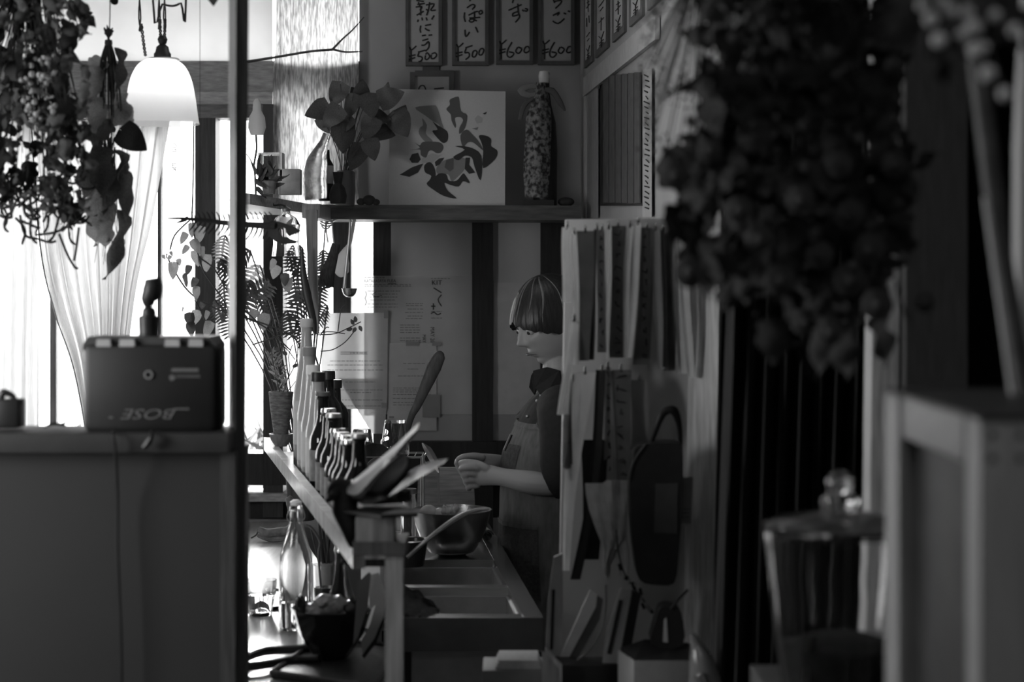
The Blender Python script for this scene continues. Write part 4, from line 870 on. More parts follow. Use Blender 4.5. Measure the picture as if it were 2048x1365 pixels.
bottle(636, 747, 'sake', 'clear bottle with a broad black screw cap behind the dark ones', .05, .030, M_milk, M_black)
bottle(657, 744, 'wine', 'dark wine bottle with black foil neck in the rear row', .115, .036, M_brown, M_black)
bottle(671, 762, 'wine', 'dark wine bottle with short black cap, rightmost of the rear row', .155, .036, M_brown, M_black)
bottle(646, 787, 'beer', 'brown bottle with wide mouth in the middle of the row', .05, .032, M_brown, M_g2)
bottle(657, 820, 'beer', 'brown beer bottle with silver crown cap, just behind the front group', .046, .0295, M_brown, M_steel)
bottle(667, 830, 'beer', 'brown beer bottle with dull cap near the wide-mouthed one', .046, .0295, M_brown, M_steeld)
bottle(676, 860, 'beer', 'shorter brown beer bottle leftmost of the near bottles', .046, .0295, M_brown, M_steel)
bottle(684, 868, 'beer', 'brown beer bottle, fourth from the near end of the row', .046, .0295, M_brown, M_steeld)
bottle(691, 874, 'beer', 'brown beer bottle, third from the near end of the row', .046, .0295, M_brown, M_steel)
bottle(699, 883, 'beer', 'brown beer bottle, second from the near end with bright rim', .046, .0295, M_brown, M_steel)
bottle(719, 870, 'beer', 'nearest and largest dark beer bottle beside the leaning dried pods', .048, .031, M_brown, M_steeld)

# ================================================================ things on the customers' counter
def std(name, lab, cat, px, Y, zb, group=None):
    return Th(name, lab, cat, px, HY + (ZC - zb) * F / Y, Y, group)
ZT = 0.80
t = std('swing_top_carafe', 'tall clear swing-top glass bottle standing on the bright counter', 'bottle', 592, 3.91, ZT)
b = t.py
pr = [(0, b), (31, b), (34, b - 5), (34, b - 125), (31, b - 150), (22, b - 180), (13, b - 212), (12, b - 235), (14, b - 238), (13, b - 246), (12, b - 246)]
inn = [(r - 2.6 if r > 3 else 0, y - (4 if i < 2 else 0)) for i, (r, y) in enumerate(pr)][::-1]
bm = nb(); t.lathe(bm, 592, pr + inn, 0, 4 * 9, wob=lambda a, z: 1); t.part('glass', bm, M_glass)
bm = nb(); t.lathe(bm, 592, [(0, b - 246), (11, b - 247), (12, b - 254), (6, b - 258), (0, b - 258)], 0, 18); t.part('stopper', bm, M_white)
bm = nb(); t.tube(bm, [(579, b - 238), (574, b - 222), (583, b - 212), (604, b - 216), (610, b - 225), (605, b - 240), (592, b - 256), (579, b - 240)], 1.1, 6, 3); t.part('wire_bail', bm, M_steeld)
bm = nb(); t.lathe(bm, 592, [(0, b - 5), (29, b - 6), (30, b - 55), (0, b - 55)], 0, 24); t.part('water', bm, mat('water', 1, 0.0, amp=0, trans=1, ior=1.33))
def tumbler(px, Y, zb, rt, h, lab, down=False, water=0, group='faceted glasses', seg=18):
    t = std('glass_tumbler', lab, 'glass', px, Y, zb, group); s_ = 1
    pr = [(0, 0), (rt * .66, 0), (rt * .70, .004), (rt * .86, h * .55), (rt * .97, h * .62), (rt, h)]
    pr2 = pr + [(rt - .002, h), (rt * .82, h * .56), (rt * .64, .008), (0, .008)]
    fac = lambda a, z: 1 + (.03 * abs(math.cos(a * 4.5)) if z < h * .6 else 0)
    ax = Matrix.Rotation(math.pi, 3, 'X') if down else None
    bm = nb(); b_lathe(bm, (0, 0, h if down else 0), pr2, 36, wob=fac, axis=ax); t.part('glass', bm, M_glass)
    if water:
        bm = nb(); b_lathe(bm, (0, 0, 0), [(0, .009), (rt * .62, .009), (rt * .8, h * water), (0, h * water)], 24); t.part('water', bm, mat('water', 1))
    return t
tumbler(521, 4.07, ZT, .0375, .082, 'faceted water glass on the counter beside the pillar', water=.6)
t = std('coaster_tray', 'thin dark round tray on the counter near the pillar', 'tray', 560, 4.25, ZT)
bm = nb(); b_lathe(bm, (-.06, 0, 0), [(0, 0), (.13, 0), (.135, .008), (.13, .008), (.128, .003), (0, .003)], 40); t.part('tray', bm, M_black)
t = std('pint_glass', 'wide tall glass half filled with a dark drink and a straw', 'glass', 652, 4.08, ZT)
bm = nb(); b = t.py; t.lathe(bm, 652, [(0, b), (22, b), (24, b - 5), (28, b - 100), (26.5, b - 100), (22, b - 6), (0, b - 5)], 0, 28); t.part('glass', bm, M_glass)
bm = nb(); t.lathe(bm, 652, [(0, b - 6), (21.5, b - 7), (24, b - 55), (0, b - 55)], 0, 24); t.part('drink', bm, mat('dark_drink', .12, .15, amp=.1))
bm = nb(); t.tube(bm, [(643, b - 40), (637, b - 118), (640, b - 145), (624, b - 172), (612, b - 178)], 2.4, 8, 3); t.part('straw', bm, M_g2)
t = std('counter_beer_bottle', 'brown beer bottle on the counter behind the snack bowl', 'bottle', 683, 3.72, ZT)
h = (t.py - 1097) * t.s; rb, rn = .028, .0125
bm = nb(); b_lathe(bm, (0, 0, 0), [(0, 0), (rb, 0), (rb, h * .5), (rb * .6, h * .66), (rn * 1.15, h * .75), (rn, h * .93), (rn * 1.2, h * .96), (rn, h), (0, h)], 28); t.part('glass', bm, M_brown)
bm = nb(); b_lathe(bm, (0, 0, 0), [(rb + .0006, h * .2), (rb + .0006, h * .45)], 24); t.part('label', bm, M_black)
bm = nb(); b_lathe(bm, (0, 0, 0), [(0, h + .003), (rn * 1.2, h + .003), (rn * 1.35, h - .005)], 18); t.part('cap', bm, M_steel)
# snack bowl
t = std('snack_bowl', 'dark faceted bowl full of cellophane-wrapped snacks at the counter edge', 'bowl', 662, 3.56, ZT + .012)
b = t.py; bm = nb(); t.lathe(bm, 662, [(0, b), (34, b), (40, b - 8), (66, b - 48), (82, b - 100), (79, b - 100), (60, b - 50), (34, b - 14), (0, b - 12)], 0, 10); t.part('bowl', bm, mat('black_lacquer', .02, .15, amp=.1), smooth=20)
for i, (x, y, rx, ry) in enumerate(((600, 1225, 14, 34), (632, 1225, 26, 22), (668, 1215, 30, 24), (705, 1222, 26, 22), (650, 1205, 22, 16), (690, 1235, 28, 20), (625, 1240, 24, 18))):
    p = Th('wrapped_snack', ['long dark snack stick leaning out of the bowl at the left', 'crinkled clear packet beside the long snack stick', 'largest shiny cellophane packet in the middle of the bowl', 'dark round packet at the right side of the bowl', 'small shiny packet topmost at the back of the bowl', 'packet low at the right front of the bowl', 'packet low at the left front of the bowl'][i], 'snack', x, y, 3.56, 'wrapped snacks in the bowl')
    bm = nb(); bmesh.ops.create_icosphere(bm, subdivisions=3, radius=1)
    for v in bm.verts:
        n_ = 1 + .14 * math.sin(v.co.x * 7 + i) * math.cos(v.co.z * 6 + i * 2) + .08 * math.sin(v.co.y * 11)
        v.co = Vector((v.co.x * rx * p.s * n_, v.co.y * .022 * n_, v.co.z * ry * p.s * n_))
    p.part('wrapper', bm, mat('cellophane', .6, .1, amp=.5, scale=40, trans=.25, bump=.9) if i not in (0, 3) else mat('dark_wrapper', .03, .2, amp=.4, bump=.4))
# dark tray under it, black strap, folded leaflets
t = std('dark_tray', 'dark wooden tray under the snack bowl at the near end of the counter', 'tray', 690, 3.5, ZT)
o = t.loc; cor = [(-.47, 3.42), (-.262, 3.30), (-.225, 3.66), (-.41, 3.74)]
bm = nb(); b_prism(bm, [(x - o.x, y - o.y, .001) for x, y in cor], (0, 0, .010)); t.part('base', bm, M_dwood)
for (a, b_) in zip(cor, cor[1:] + cor[:1]):
    bm = nb(); b_tube(bm, [(a[0] - o.x, a[1] - o.y, .012), (b_[0] - o.x, b_[1] - o.y, .012)], .006, 6); t.part('rim', bm, M_dwood)
t = std('black_strap', 'flat black strap looping over the counter from the bowl to the pillar', 'strap', 560, 3.5, ZT + .01)
bm = nb(); q = lambda x, y, z=0.005: (P(x, 0, y).x - t.loc.x, y - t.loc.y, z)
b_tube(bm, sm([q(640, 3.62, .012), q(590, 3.62), q(530, 3.6), q(485, 3.52), q(480, 3.46), q(520, 3.47), q(590, 3.52), q(640, 3.5, .012)], 5, False), .009, 8, flat=1); t.part('loop', bm, M_black)
t = std('leaflet_stack', 'open pale leaflets standing behind the bowl against the post', 'leaflets', 742, 3.5, ZT + .012)
for i, pg in enumerate(([(716, 1165), (738, 1145), (742, 1150), (735, 1215), (716, 1275), (706, 1290)], [(742, 1150), (757, 1146), (772, 1186), (758, 1205), (740, 1220), (738, 1190)], [(757, 1190), (772, 1187), (766, 1240), (748, 1280), (725, 1312), (722, 1285), (740, 1250)])):
    bm = nb(); t.poly(bm, pg, -.01 + i * .012, .002); t.part('leaflet', bm, M_paper if i != 0 else M_paper2, smooth=False)
bm = nb(); t.poly(bm, [(772, 1190), (776, 1225), (752, 1288), (728, 1318), (724, 1312), (748, 1280), (768, 1232)], .004, .01); t.part('dark_cover', bm, M_black)
t = std('pale_box', 'small pale box standing on the counter under the cross beam', 'box', 742, 3.9, ZT, None)
bm = nb(); t.box(bm, 712, 1100, 768, t.py, 0, .05, .001); t.part('carton', bm, M_white)
t.o.rotation_euler = (0, 0, math.radians(-42))
# vase of thin sticks under the ledge, dried gourd pieces
t = std('stick_vase', 'narrow vase full of thin dark sticks under the ledge', 'vase', 655, 4.35, ZT)
b = t.py; bm = nb(); t.lathe(bm, 655, [(0, b), (16, b), (18, b - 60), (14, b - 62), (14, b - 4), (0, b - 3)], 0, 16); t.part('vase', bm, M_g1)
for i in range(16):
    x = 655 + R.uniform(-9, 9); bm = nb(); t.tube(bm, [(x, b - 10, R.uniform(-.01, .01)), (x + R.uniform(-34, 42), R.uniform(1000, 1080), R.uniform(-.04, .04))], 1.8, 5); t.part('stick', bm, M_stem)
t = std('dried_gourd', 'curved knobbly dried gourd lying on the far counter edge', 'gourd', 545, 5.2, ZT, None)
bm = nb(); b = t.py; t.tube(bm, [(517, b - 26, 0), (535, b - 18), (555, b - 20), (580, b - 24), (590, b - 45), (582, b - 78), (575, b - 90)], [6, 9, 9, 10, 11, 10, 6], 12, 4); t.part('gourd', bm, mat('gourd_skin', .2, .8, amp=.4, scale=50, bump=.5))
bm = nb(); t.tube(bm, [(517, b - 26), (513, b - 15), (502, b - 8)], 1.5, 6, 3); t.part('stalk', bm, M_stem)
bm = nb(); t.tube(bm, [(517, b - 14, .02), (545, b - 6, 0), (590, b - 10, 0)], [5, 6.5, 5], 8, 3); t.part('lower_curl', bm, mat('gourd_skin', .2))

# ================================================================ oddments on the striped board at the ledge end
t = Th('seed_pods', 'long curved dried seed-pod blades heaped on the striped board', 'dried pods', 755, 1004, 3.08)
M_blade = mat('pod_skin', .16, .45, amp=.4, scale=12, bump=.2); M_bladel = mat('pod_lining', .34, .5, amp=.15, scale=12)
bm = nb(); t.poly(bm, sm([(694, 986, 0), (702, 965, .04), (728, 948, .06), (765, 918, .06), (800, 884, .05), (822, 864, .04), (837, 846, .02), (834, 860, 0), (812, 882, 0), (785, 915, 0), (745, 958, 0), (715, 990, 0)], 3), -.02, .006); t.part('blade', bm, M_bladel)
bm = nb(); t.poly(bm, sm([(694, 988), (715, 990), (745, 960), (785, 917), (812, 884), (834, 862), (826, 878), (800, 905), (760, 952), (722, 996)], 3), -.024, .01); t.part('blade_edge', bm, M_dryd)
bm = nb(); t.tube(bm, [(722, 996, .01), (745, 975, .01), (775, 945, .01), (800, 922, .01), (806, 908, .01)], [8, 22, 26, 18, 5], 14, 4, flat=.45); t.part('pod', bm, M_blade)
bm = nb(); t.tube(bm, [(765, 938, -.02), (780, 920, -.03), (793, 912, -.02)], [2, 5, 3], 8, 3); t.part('pod_highlight', bm, mat('highlight_pale', .5, .15, amp=.1))  # pale piece modelled as the highlight on the pod
bm = nb(); t.tube(bm, [(760, 995, .03), (785, 965, .03), (812, 930, .03), (812, 915, .03)], [10, 20, 12, 4], 12, 4, flat=.5); t.part('pod', bm, M_dryd)
t = Th('dried_leaf', 'pale flat blade-like leaf pointing right over the mixing bowl', 'leaf', 790, 1000, 3.0, solo=True)
bm = nb(); t.poly(bm, [(776, 994, 0), (800, 968, .04), (818, 950, .07), (815, 946, .08), (840, 932, .10), (866, 922, .11), (896, 918, .11), (888, 927, .08), (860, 944, .04), (826, 964, .01), (795, 984, -.01)], .03, .004); t.solo(bm, mat('blade_pale', .62, .5, amp=.1), smooth=False)
t = Th('dark_driftwood', 'rough dark lump of wood on the striped board under the dried pods', 'driftwood', 745, 1006, 3.08, solo=True)
bm = nb(); bmesh.ops.create_icosphere(bm, subdivisions=4, radius=1)
for v in bm.verts:
    n_ = 1 + .12 * math.sin(v.co.x * 6) * math.cos(v.co.z * 5) + .07 * math.sin(v.co.y * 13 + v.co.x * 9); v.co = Vector((v.co.x * 66 * t.s * n_, v.co.y * .05 * n_, v.co.z * 17 * t.s * n_)) + t.L(757, 991, .04)
t.solo(bm, M_dark)
t = Th('dark_root', 'gnarled dark root hanging at the lip below the nearest bottles', 'root', 682, 1060, 3.12, solo=True)
bm = nb(); t.tube(bm, [(665, 1000, -.02), (668, 985, -.02), (680, 975, -.02), (692, 990, -.02), (690, 1020, -.02), (698, 1050, -.02), (708, 1092, -.01)], [8, 16, 20, 24, 26, 20, 10], 12, 4); t.tube(bm, [(680, 975, -.03), (668, 990, -.04), (655, 1002, -.03)], [6, 9, 5], 8, 3); t.solo(bm, M_dark)

# ================================================================ kitchen side
t = std('mixing_bowl', 'large steel mixing bowl of peeled vegetables on the counter before the person', 'bowl', 903, 4.42, ZK + .001)
b = t.py; pr = [(0, b), (28, b), (46, b - 8), (62, b - 32), (72, b - 60), (79, b - 90), (81, b - 90)]
inn = [(78, b - 88.5), (70, b - 59), (60, b - 31), (44, b - 6), (0, b - 3)]
bm = nb(); t.lathe(bm, 903, pr + inn, 0, 56); t.part('bowl', bm, mat('bowl_steel', .32, .28, metal=1.0, amp=.1))
for i, (x, y, r_, lab) in enumerate(((857, b - 82, 19, 'round peeled onion at the left inside the mixing bowl'), (880, b - 80, 15, 'smaller peeled onion half behind the round one in the bowl'))):
    p = Th('peeled_onion', lab, 'onion', x, y, 4.42, solo=True); bm = nb(); b_ball(bm, p.L(x, y), r_ * p.s, 20, 12, (1, 1, .9)); p.solo(bm, mat('onion_skin', .5, .4, amp=.2, scale=20, stretch=(1, 1, 4)))
p = Th('torn_cabbage', 'ragged pale torn leaves in the middle of the mixing bowl', 'vegetables', 905, b - 80, 4.42)
for i in range(14): lf(p.o, leaf_me('leaf_pale', mat('pale_cabbage', .55, .5, amp=.15, transl=.3), 'crisp', cup=.5) if i == 0 else bpy.data.meshes['leaf_pale'], p.L(905 + R.uniform(-28, 28), b - 70 + R.uniform(-8, 6), R.uniform(-.03, .03)), 26 * p.s, 14 * p.s, R.uniform(30, 150), R.uniform(-60, 60), R.uniform(-50, 50))
t = Th('steel_ladle', 'long bright steel ladle handle leaning from the sink corner over the bowl rim', 'ladle', 818, 1116, 4.1)
bm = nb(); t.tube(bm, [(814, 1116, -.05), (850, 1084, -.04), (890, 1052, -.02), (925, 1030, 0), (955, 1020, .02), (978, 1018, .04)], [4, 4.5, 5, 5, 4.5, 3], 12, 4, flat=.5); t.part('handle', bm, M_steel)
t = std('small_pan', 'small dark pan with a bright rim left of the mixing bowl', 'pan', 822, 4.25, ZK + .001)
b = t.py; bm = nb(); t.lathe(bm, 818, [(0, b), (30, b), (38, b - 50), (36, b - 50), (28, b - 5), (0, b - 4)], 0, 32); t.part('pan', bm, mat('dark_enamel', .03, .2, amp=.1))
bm = nb(); t.lathe(bm, 818, [(38.5, b - 49), (39, b - 51), (37, b - 53), (36, b - 51)], 0, 32, closed=True); t.part('rim', bm, M_steel)
t = std('rolled_towel', 'rolled white towel on the counter beside the mixing bowl', 'towel', 975, 4.62, ZK + .001, None)
bm = nb(); s_ = t.s; sp = [(.017 * (1 - k / 60) * math.cos(k * .35), .017 * (1 - k / 60) * math.sin(k * .35)) for k in range(52)]
pa = [Vector((-.0 + x, 0, .018 + z)) for x, z in sp]
V0 = [bm.verts.new(p) for p in pa]; V1 = [bm.verts.new(p + Vector((-.02, .12, 0))) for p in pa]
for i in range(len(pa) - 1): bm.faces.new((V0[i], V0[i + 1], V1[i + 1], V1[i]))
bmesh.ops.solidify(bm, geom=bm.faces[:], thickness=.0018); t.part('roll', bm, mat('towel_cloth', .6, .95, amp=.1, scale=120, bump=.3))
t = Th('wet_cloth', 'crumpled grey cloth draped over the near sink rim by the post', 'cloth', 845, 1233, 3.66, solo=True)
bm = nb(); g = []
for j in range(14):
    g.append([bm.verts.new((t.L(800 + i * 6.0, 0, 0).x, .03 * math.sin(j * .45) - j * .004 + .02, t.L(0, 1177 + j * 4.2 + (i * i * .28 * (1 - j / 14)), 0).z + .004 * math.sin(i * 1.3 + j))) for i in range(14)])
for A, B in zip(g, g[1:]):
    for k in range(13): bm.faces.new((A[k], A[k + 1], B[k + 1], B[k]))
bmesh.ops.solidify(bm, geom=bm.faces[:], thickness=.003); t.solo(bm, mat('grey_cloth', .12, .95, amp=.2, scale=90, bump=.4))
# dish rack with plates and upturned glasses
t = std('dish_rack', 'low wire rack behind the bottles holding plates and upturned glasses', 'rack', 790, 4.75, ZK)
o = t.loc; xl, xr = P(715, 0, 4.75).x - o.x, P(845, 0, 4.75).x - o.x
for z in (.0, .215):
    for y in (-.06, .06):
        bm = nb(); b_tube(bm, [(xl, y, z + .004), (xr, y, z + .004)], .003, 6); t.part('rail', bm, M_steeld)
for i in range(10):
    x = xl + (xr - xl) * i / 9; bm = nb(); b_tube(bm, [(x, -.06, .219), (x, .06, .219)], .0015, 5); t.part('wire', bm, M_steeld)
for x in (xl, xr):
    for y in (-.06, .06):
        bm = nb(); b_tube(bm, [(x, y, 0), (x, y, .219)], .003, 6); t.part('leg', bm, M_steeld)
tumbler(724, 4.72, ZK + .222, .034, .07, 'upturned faceted glass nearer the bottle row, bright rimmed', True)
tumbler(790, 4.76, ZK + .222, .040, .092, 'tall upturned faceted glass in front of the paddle handle', True)
tumbler(793, 4.70, ZK + .142, .036, .075, 'faceted glass below the tall upturned glass, behind the dried pods', True)
for i, (x, y, r_, m, lab) in enumerate(((750, 925, 38, M_dwood, 'dark round plate standing upright behind the nearest bottle'), (760, 945, 30, M_steeld, 'pale round dish standing in front of the dark plate'), (742, 955, 34, M_black, 'black plate at the back of the rack'))):
    p = Th('plate', lab, 'plate', x, y + r_, 4.66 + .03 * (i != 1) + .04 * (i == 2)); bm = nb(); rr = r_ * p.s
    b_lathe(bm, (0, 0, rr), [(0, 0), (rr * .6, .0), (rr * .95, .008), (rr, .012), (rr * .97, .014), (rr * .6, .004), (0, .004)], 36, axis=Matrix.Rotation(math.radians(80), 3, 'X')); p.part('dish', bm, m)
t = std('pot_lid', 'steel pot lid with a wire handle standing on edge by the panel', 'lid', 862, 4.9, ZK + .15, None)
bm = nb(); rr = .047; b_lathe(bm, (0, 0, rr * 1.0), [(0, .014), (rr * .6, .011), (rr, 0), (rr * 1.02, -.002), (rr * .6, .008), (0, .01)], 40, axis=Matrix.Rotation(math.radians(14), 3, 'Z') @ Matrix.Rotation(math.radians(62), 3, 'Y')); t.part('disc', bm, M_steeld)
bm = nb(); b_tube(bm, sm([(-.012, -.01, .06), (-.02, -.01, .045), (-.016, -.01, .03), (-.03, -.01, .015)], 4, False), .003, 6); t.part('handle', bm, M_steel)
for c_ in ((-.02, 0.0), (.02, 0.02)):
    bm = nb(); b_box(bm, (c_[0] - .003, c_[1] - .003, -.15), (c_[0] + .003, c_[1] + .003, .005)); t.part('stand', bm, M_steeld)
t = std('chopping_board', 'pale chopping board leaning on the wall under the panel rail', 'board', 890, 5.15, ZK + .001, None)
bm = nb(); t.poly(bm, [(836, 936), (946, 936), (951, t.py), (834, t.py)], 0, .02); t.part('board', bm, M_lwoodh)
t = std('preserve_jar', 'clear lidded jar on the kitchen counter beside the dried pods', 'jar', 818, 4.6, ZK + .001, None)
b = t.py; bm = nb(); t.lathe(bm, 818, [(0, b), (15, b), (17, b - 5), (17, b - 80), (13, b - 92), (14, b - 108), (12, b - 108), (12, b - 92), (15, b - 80), (15, b - 6), (0, b - 4)], 0, 24); t.part('glass', bm, M_glass)
bm = nb(); t.lathe(bm, 818, [(0, b - 110), (15, b - 110), (15.5, b - 100), (14, b - 100)], 0, 20); t.part('lid', bm, M_steeld)
t = std('wooden_paddle', 'long dark wooden paddle leaning up against the posters', 'paddle', 805, 4.95, ZK + .001, None)
bm = nb(); t.tube(bm, [(780, t.py - 3, -.02), (815, 860, .1), (835, 810, .12), (855, 765, .14), (868, 735, .15), (880, 712, .16), (886, 706, .165)], [5, 6, 9, 13, 15.5, 12, 4], 14, 5, flat=.35); t.part('paddle', bm, M_dwood)
# ================================================================ the person at the kitchen counter
PY = 4.62; PS = PY / F
person = Th('person', 'person in dark shirt and denim bib apron looking down at the hands', 'person', 1108, HY + ZC / PS, PY)
def W(px, py, dy=0.0): return person.L(px, py, dy)
# head (local: x forward, y to the person's left, z up)
def head_pt(u, v):
    th = 2 * math.pi * u; ph = math.pi * (v - 0.5)
    x, y, z = math.cos(ph) * math.cos(th), math.cos(ph) * math.sin(th), math.sin(ph)
    X, Y, Z = x * 0.094, y * 0.073, z * 0.113
    if Z < 0 and X > 0: k = (-Z / 0.113); Y *= 1 - 0.30 * k * k; X *= 1 + .08 * k
    if Z < -0.03 and X < 0: X *= 1 - .35 * (-(Z + .03) / .08)
    if X < 0: X *= 1.08
    if X > 0:
        g = lambda yy, zz, sy, sz: math.exp(-((Y - yy) / sy) ** 2 - ((Z - zz) / sz) ** 2)
        X += 0.021 * g(0, -.029, .009, .009) + 0.014 * g(0, -.014, .0075, .016) + .006 * g(0, 0.004, .008, .016)
        X += 0.005 * (g(.012, -.033, .006, .007) + g(-.012, -.033, .006, .007))
        X -= 0.010 * (g(.031, .004, .017, .011) + g(-.031, .004, .017, .011))
        X += 0.006 * (g(.034, -.022, .018, .014) + g(-.034, -.022, .018, .014))
        X += 0.004 * g(0, .026, .05, .012)
        X += 0.0075 * g(0, -.0555, .016, .0045) + 0.0085 * g(0, -.0665, .014, .005) - 0.004 * g(0, -.061, .02, .0022) - .003 * g(0, -.046, .006, .006)
        X += 0.010 * g(0, -.092, .018, .013) - .004 * g(0, -.078, .02, .006)
    return Vector((X, Y, Z))
HC = W(1106, 644, 0.0)
yaw, pit = math.radians(24), math.radians(17)
fwd = Vector((-math.cos(yaw), -math.sin(yaw), 0)); lft = Vector((math.sin(yaw), -math.cos(yaw), 0))
f3 = fwd * math.cos(pit) - Vector((0, 0, 1)) * math.sin(pit); u3 = Vector((0, 0, 1)) * math.cos(pit) + fwd * math.sin(pit)
HM = Matrix((f3, lft, u3)).transposed()
def head_mesh(bm, fn, nu=112, nv=84, keep=None):
    g = [[bm.verts.new(HC + HM @ fn(u / nu, v / nv)) for u in range(nu)] for v in range(1, nv)]
    for A, B in zip(g, g[1:]):
        for k in range(nu): bm.faces.new((A[k], A[(k + 1) % nu], B[(k + 1) % nu], B[k]))
    bot = bm.verts.new(HC + HM @ fn(0, 0)); top_ = bm.verts.new(HC + HM @ fn(0, 1))
    for k in range(nu): bm.faces.new((bot, g[0][(k + 1) % nu], g[0][k])); bm.faces.new((top_, g[-1][k], g[-1][(k + 1) % nu]))
def skin_to_bm(bm, verts, edges, radii, root=0, lv=1):
    me = bpy.data.meshes.new('sk'); me.from_pydata([tuple(v) for v in verts], edges, []); o = bpy.data.objects.new('sk', me); C.objects.link(o)
    m = o.modifiers.new('s', 'SKIN'); m.use_smooth_shade = True
    for i, r in enumerate(radii): me.skin_vertices[0].data[i].radius = (r, r) if not hasattr(r, '__len__') else r; me.skin_vertices[0].data[i].use_root = (i == root)
    s2 = o.modifiers.new('d', 'SUBSURF'); s2.levels = lv; s2.render_levels = lv
    bpy.context.view_layer.update(); ev = o.evaluated_get(bpy.context.evaluated_depsgraph_get()); m2 = bpy.data.meshes.new_from_object(ev)
    bm.from_mesh(m2); bpy.data.objects.remove(o); bpy.data.meshes.remove(me); bpy.data.meshes.remove(m2)
def remesh(bm, vox, name, m, smooth_it=2):
    me = bpy.data.meshes.new('rm'); bmesh.ops.recalc_face_normals(bm, faces=bm.faces); bm.to_mesh(me); bm.free()
    o = bpy.data.objects.new('rm', me); C.objects.link(o); r = o.modifiers.new('r', 'REMESH'); r.mode = 'VOXEL'; r.voxel_size = vox; r.use_smooth_shade = True
    if smooth_it: s = o.modifiers.new('s', 'SMOOTH'); s.iterations = smooth_it; s.factor = .5
    bpy.context.view_layer.update(); m2 = bpy.data.meshes.new_from_object(o.evaluated_get(bpy.context.evaluated_depsgraph_get()))
    bpy.data.objects.remove(o); bpy.data.meshes.remove(me); m2.name = name; m2.materials.clear(); m2.materials.append(m)
    for p in m2.polygons: p.use_smooth = True
    return m2
bm = nb(); head_mesh(bm, head_pt)
V = []; E = []; RR = []
def J(px, py, dy, r, par=None):
    V.append(W(px, py, dy)); RR.append(r)
    if par is not None: E.append((par, len(V) - 1))
    return len(V) - 1
pel = J(1112, 1110, 0, .10); sp = J(1108, 1000, 0, .09, pel); ch = J(1112, 890, 0, .095, sp); nbse = J(1124, 805, 0, .055, ch); nk = J(1122, 760, 0, .048, nbse); J(1112, 700, 0, .05, nk)
for sg in (-1, 1):
    hp = J(1112, 1150, sg * .09, .085, pel); kn = J(1108, 1450, sg * .10, .055, hp); an = J(1116, 1700, sg * .10, .038, kn); he = J(1112, 1738, sg * .10, .035, an); J(1030, 1748, sg * .11, .028, he)
# near arm
sh = J(1124, 825, -.13, .052, ch); el = J(1122, 972, -.17, .040, sh); fa = J(1070, 968, -.16, .036, el); wr = J(1008, 955, -.12, .024, fa); pm = J(975, 950, -.095, (.030, .020), wr); pk = J(948, 952, -.085, (.032, .016), pm)
# far arm
sh2 = J(1112, 822, .14, .050, ch); el2 = J(1100, 955, .18, .038, sh2); wr2 = J(1010, 928, .06, .024, el2); pm2 = J(972, 926, .0, (.028, .020), wr2); pk2 = J(946, 926, -.02, (.028, .016), pm2)
skin_to_bm(bm, V, E, RR, 0, 2)
def finger(pts, r0=.0095, r1=.0075):
    n = len(pts); vs = [W(*p) for p in pts]; skin_to_bm(bm, vs, [(i, i + 1) for i in range(n - 1)], [r0 + (r1 - r0) * i / (n - 1) for i in range(n)], 0, 2)
for i in range(4):
    finger([(962, 938 + i * 11, -.10 + i * .006), (938 - 3 * i + i * i, 934 + i * 13, -.112 + .01 * i), (920 + i * 5, 938 + i * 13, -.092 + .008 * i), (926 + i * 5, 948 + i * 10, -.066 + .006 * i)])
finger([(980, 940, -.11), (955, 927, -.105), (932, 924, -.09), (916, 928, -.078)], .011, .008)
for i in range(4):
    finger([(960, 918 + i * 6, -.015), (935 - i, 914 + i * 7, -.03 + .004 * i), (915 + 2 * i, 920 + i * 7, -.042), (912 + 4 * i, 932 + i * 6, -.058)])
finger([(972, 916, -.02), (948, 912, -.04), (926, 914, -.052), (912, 922, -.06)], .011, .008)
body = obj('body', remesh(bm, .0032, 'body', M_skin, 2), None, person.o); body['label'] = 'bare skin of face, forearms and cupped hands'
# eyes
for sd in (1, -1):
    bm = nb(); c = HC + HM @ Vector((.0805, sd * .031, .003)); b_ball(bm, c, .0125, 20, 14); e = person.part('eye', bm, mat('eye_white', .45, .2, amp=0))
    bm = nb(); c2 = HC + HM @ Vector((.0895, sd * .033, -.001)); b_ball(bm, c2, .0055, 14, 10); person.part('iris', bm, M_ink, parent=e)
    bm = nb(); b_tube(bm, [HC + HM @ Vector((x, sd * y, z)) for x, y, z in ((.086, .016, .004), (.0925, .026, .0085), (.091, .038, .008), (.083, .048, .003))], .0016, 6); person.part('eyelid', bm, M_ink)
bm = nb(); b_tube(bm, [HC + HM @ Vector(q) for q in ((.083, -.022, -.062), (.0935, -.010, -.0605), (.0965, 0, -.0612), (.0935, .010, -.0605), (.083, .022, -.062))], [.001, .0022, .0026, .0022, .001], 8); person.part('lips', bm, mat('lips', .10, .35, amp=.1))
